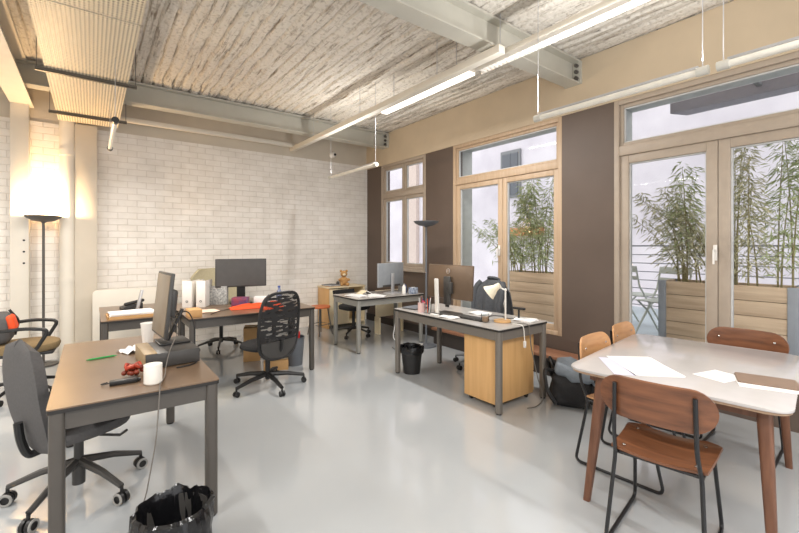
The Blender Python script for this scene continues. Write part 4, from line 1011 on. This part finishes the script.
MB().lathe([(0, 0), (.05, 0), (.09, .018), (.088, .022), (.05, .006), (0, .006)], n=28).build('dish', 'ceramic', t)

# ------------------------------------------------------------------ meeting table and chairs
TR = 7.0
t = thing('meeting_table', 'large white-topped meeting table with wooden legs at the right', 'table', (3.0, .945, 0), TR)
tp = MB().prism(rrect(1.34, .985, .09, 8), .014, T(0, 0, .726), .003).build('tabletop', 'tabletop', t)
MB().prism(rrect(1.325, .97, .085, 8), .014, T(0, 0, .712), .004).build('edge_band', 'tableedge', tp)
m = MB(); m.b(-.55, .55, -.40, -.38, .655, .712).b(-.55, .55, .38, .40, .655, .712).b(-.56, -.54, -.38, .38, .655, .712).b(.54, .56, -.38, .38, .655, .712)
m.build('apron', 'walnut_leg', t)
for sx in (-1, 1):
    for sy in (-1, 1):
        top = Vector((sx*.52, sy*.385, .712)); bot = Vector((sx*.62, sy*.425, 0))
        if sx < 0 < sy: top = Vector((-.56, .32, .712)); bot = Vector((-.685, .365, 0))
        m = MB(); A = []; B = []
        for (px, py) in rrect(1, 1, .25, 3):
            A.append(m.bm.verts.new(bot+Vector((px*.036, py*.036, 0)))); B.append(m.bm.verts.new(top+Vector((px*.085, py*.06, 0))))
        n = len(A); m.bm.faces.new(A); m.bm.faces.new(B)
        for i in range(n): m.bm.faces.new((A[i], A[(i+1) % n], B[(i+1) % n], B[i]))
        m.build('leg', 'walnut_leg', t)

def cafe_chair(loc, rz, label, wood):
    t = thing('dining_chair', label, 'chair', loc, rz, 'wooden chairs around the meeting table')
    # seat: curved plywood, tapered plan, facing +X
    def st_(u, v):
        a = 2*v-1; w = (.195+.02*u)*(1-.35*max(0, (u-.86)/.14)**2)
        x = -.2+u*.42
        return Vector((x, a*w, .45+.018*a*a-.022*max(0, u-.8)/.2*1.0-.012*math.sin(u*PI)))
    MB().grid(18, 15, st_, .012).build('seat', wood, t)
    def bk_(u, v):
        a = 2*u-1; q = math.sin((v-.5)*PI)
        hw = .137+.098*math.sqrt(max(0, 1-q*q))
        y = a*hw
        return Vector((-.25-.02*v+.045*(y/.24)**2, y+.0, .738+q*.098))
    MB().grid(21, 13, bk_, .011).build('backrest', wood, t)
    for s in (-1, 1):
        r = .0095
        # one bent tube per side: back post, down to floor, runner, front leg up to the seat
        MB().tube([(-.268, s*.16, .80), (-.258, s*.165, .55), (-.20, s*.175, .43), (-.275, s*.20, r), (.25, s*.20, r), (.15, s*.175, .425)], r, 10, .045).build('side_frame', 'blacktube', t)
        MB().tube([(.15, s*.175, .43), (-.2, s*.175, .43)], r*.9, 8).build('seat_rail', 'blacktube', t)
    for xx in (.14, -.18): MB().tube([(xx, -.175, .43), (xx, .175, .43)], r*.9, 8).build('cross_bar', 'blacktube', t)
    m = MB()
    for (px, py) in ((-.15, -.15), (-.15, .15), (.1, -.15), (.1, .15)): m.ball((px, py, .462), (.009, .009, .003), 8)
    for s in (-1, 1): m.ball((-.222, s*.16, .765), (.004, .008, .008), 8)
    m.build('screw', 'chrome', t)
    return t
cafe_chair((2.315, .835, 0), 9, 'walnut dining chair nearest the viewer with its back turned', 'walnut')
cafe_chair((2.84, 1.23, 0), -86, 'walnut dining chair coloured as if brightly lit, at the left end of the table, nearer the backpack', 'walnut_lit')
cafe_chair((3.43, 1.30, 0), -84, 'walnut dining chair coloured as if brightly lit, at the left end of the table, nearer the terrace door', 'walnut_lit')
cafe_chair((3.66, .86, 0), 183, 'walnut dining chair at the far side of the table before the terrace door', 'walnut')

def sheet(x, y, w, d, rz, mt, label, z=DK, n=1, name='paper_sheet'):
    t = thing(name, label, 'paper', (x, y, z), rz)
    for k in range(n): MB().box((.004*k, .003*k, .0012+.0022*k), (w, d, .0016), 0, RZ(k*3)).build('sheet', mt, t)
    return t
sheet(2.52, 1.165, .36, .13, 40, 'lilac', 'pale lilac sheet at the left corner of the table')
sheet(2.64, 1.07, .40, .26, 45, 'paper', 'large white sheets spread on the left half of the table', DK, 2)
sheet(2.77, .735, .16, .2, 75, 'paper', 'small white sheet left of the brown folder on the table')
t = thing('document_folder', 'brown document folder lying on papers at the right of the table', 'folder', (2.82, .555, DK), 18)
MB().box((-.03, .0, .002), (.2, .24, .003), 0, RZ(4)).build('sheet', 'paper', t)
MB().prism(rrect(.19, .25, .012), .003, T(.02, -.01, .0045)).prism(rrect(.19, .25, .012), .003, T(.02, -.012, .008)).build('cover', 'folder', t)

# ------------------------------------------------------------------ light
W = bpy.data.worlds.new('overcast_sky'); bpy.context.scene.world = W; W.use_nodes = True
bg = W.node_tree.nodes['Background']; bg.inputs[0].default_value = (.985, .985, 1.0, 1); bg.inputs[1].default_value = 1.5
def area(name, loc, rot, sx, sy, power, col=(1, .96, .9)):
    l = bpy.data.lights.new(name, 'AREA'); l.shape = 'RECTANGLE'; l.size = sx; l.size_y = sy; l.energy = power; l.color = col
    o = bpy.data.objects.new(name, l); COL.objects.link(o); o.location = loc; o.rotation_euler = rot
    return o
# lit strip on the rail, and added fill lights out of view, behind the viewer and at left
NW = (1, .985, .96)
area('strip_and_fill_glow', (2.95, 3.48, 3.12), (0, 0, 0), .09, 1.5, 60, NW)
for i, (x, y) in enumerate(((.2, -.9), (2.2, -1.0), (-2.0, 1.2), (-2.0, 4.0))):
    area('strip_and_fill_glow', (x, y, 3.0), (0, 0, 0), .1, 1.5, 62, NW)  # unseen fill added to brighten the room
# added fill at the height of the unlit tubes, up at the ceiling and down
for (x, y, pw) in ((2.9, 4.96, 9), (2.9, 1.41, 16), (2.9, -1.0, 20), (-1.8, .9, 26), (.9, -1.4, 26)):
    area('fill_glow', (x, y, 2.56), (PI, 0, 0), .06, 1.2, pw, NW)
area('fill_glow', (.16, 4.81, 2.48), (0, 0, 0), .06, 1.2, 34, (1, .93, .84))  # downward fill added under the unlit tube
p = bpy.data.lights.new('uplighter_bulb', 'POINT'); p.energy = 80; p.color = (1, .66, .34); p.shadow_soft_size = .03
o = bpy.data.objects.new('uplighter_bulb', p); COL.objects.link(o); o.location = (-.47, 6.62, 1.83)

# ------------------------------------------------------------------ camera
cam = bpy.data.cameras.new('camera'); co = bpy.data.objects.new('camera', cam); COL.objects.link(co)
cam.sensor_width = 36; cam.lens = 36*408/799; cam.shift_x = 0; cam.shift_y = -(266.5-246)/799
co.location = (0, 0, 1.46); co.rotation_euler = (PI/2, 0, -math.atan2(308, 408)); cam.clip_start = .05
sc = bpy.context.scene; sc.camera = co
sc.view_settings.view_transform = 'Standard'; sc.view_settings.look = 'None'; sc.view_settings.gamma = 1; sc.view_settings.use_curve_mapping = False
sc.view_settings.exposure = 0.2
sc.cycles.max_bounces = 10; sc.cycles.diffuse_bounces = 5; sc.cycles.transparent_max_bounces = 16; sc.cycles.use_denoising = True
sc.cycles.caustics_reflective = False; sc.cycles.caustics_refractive = False
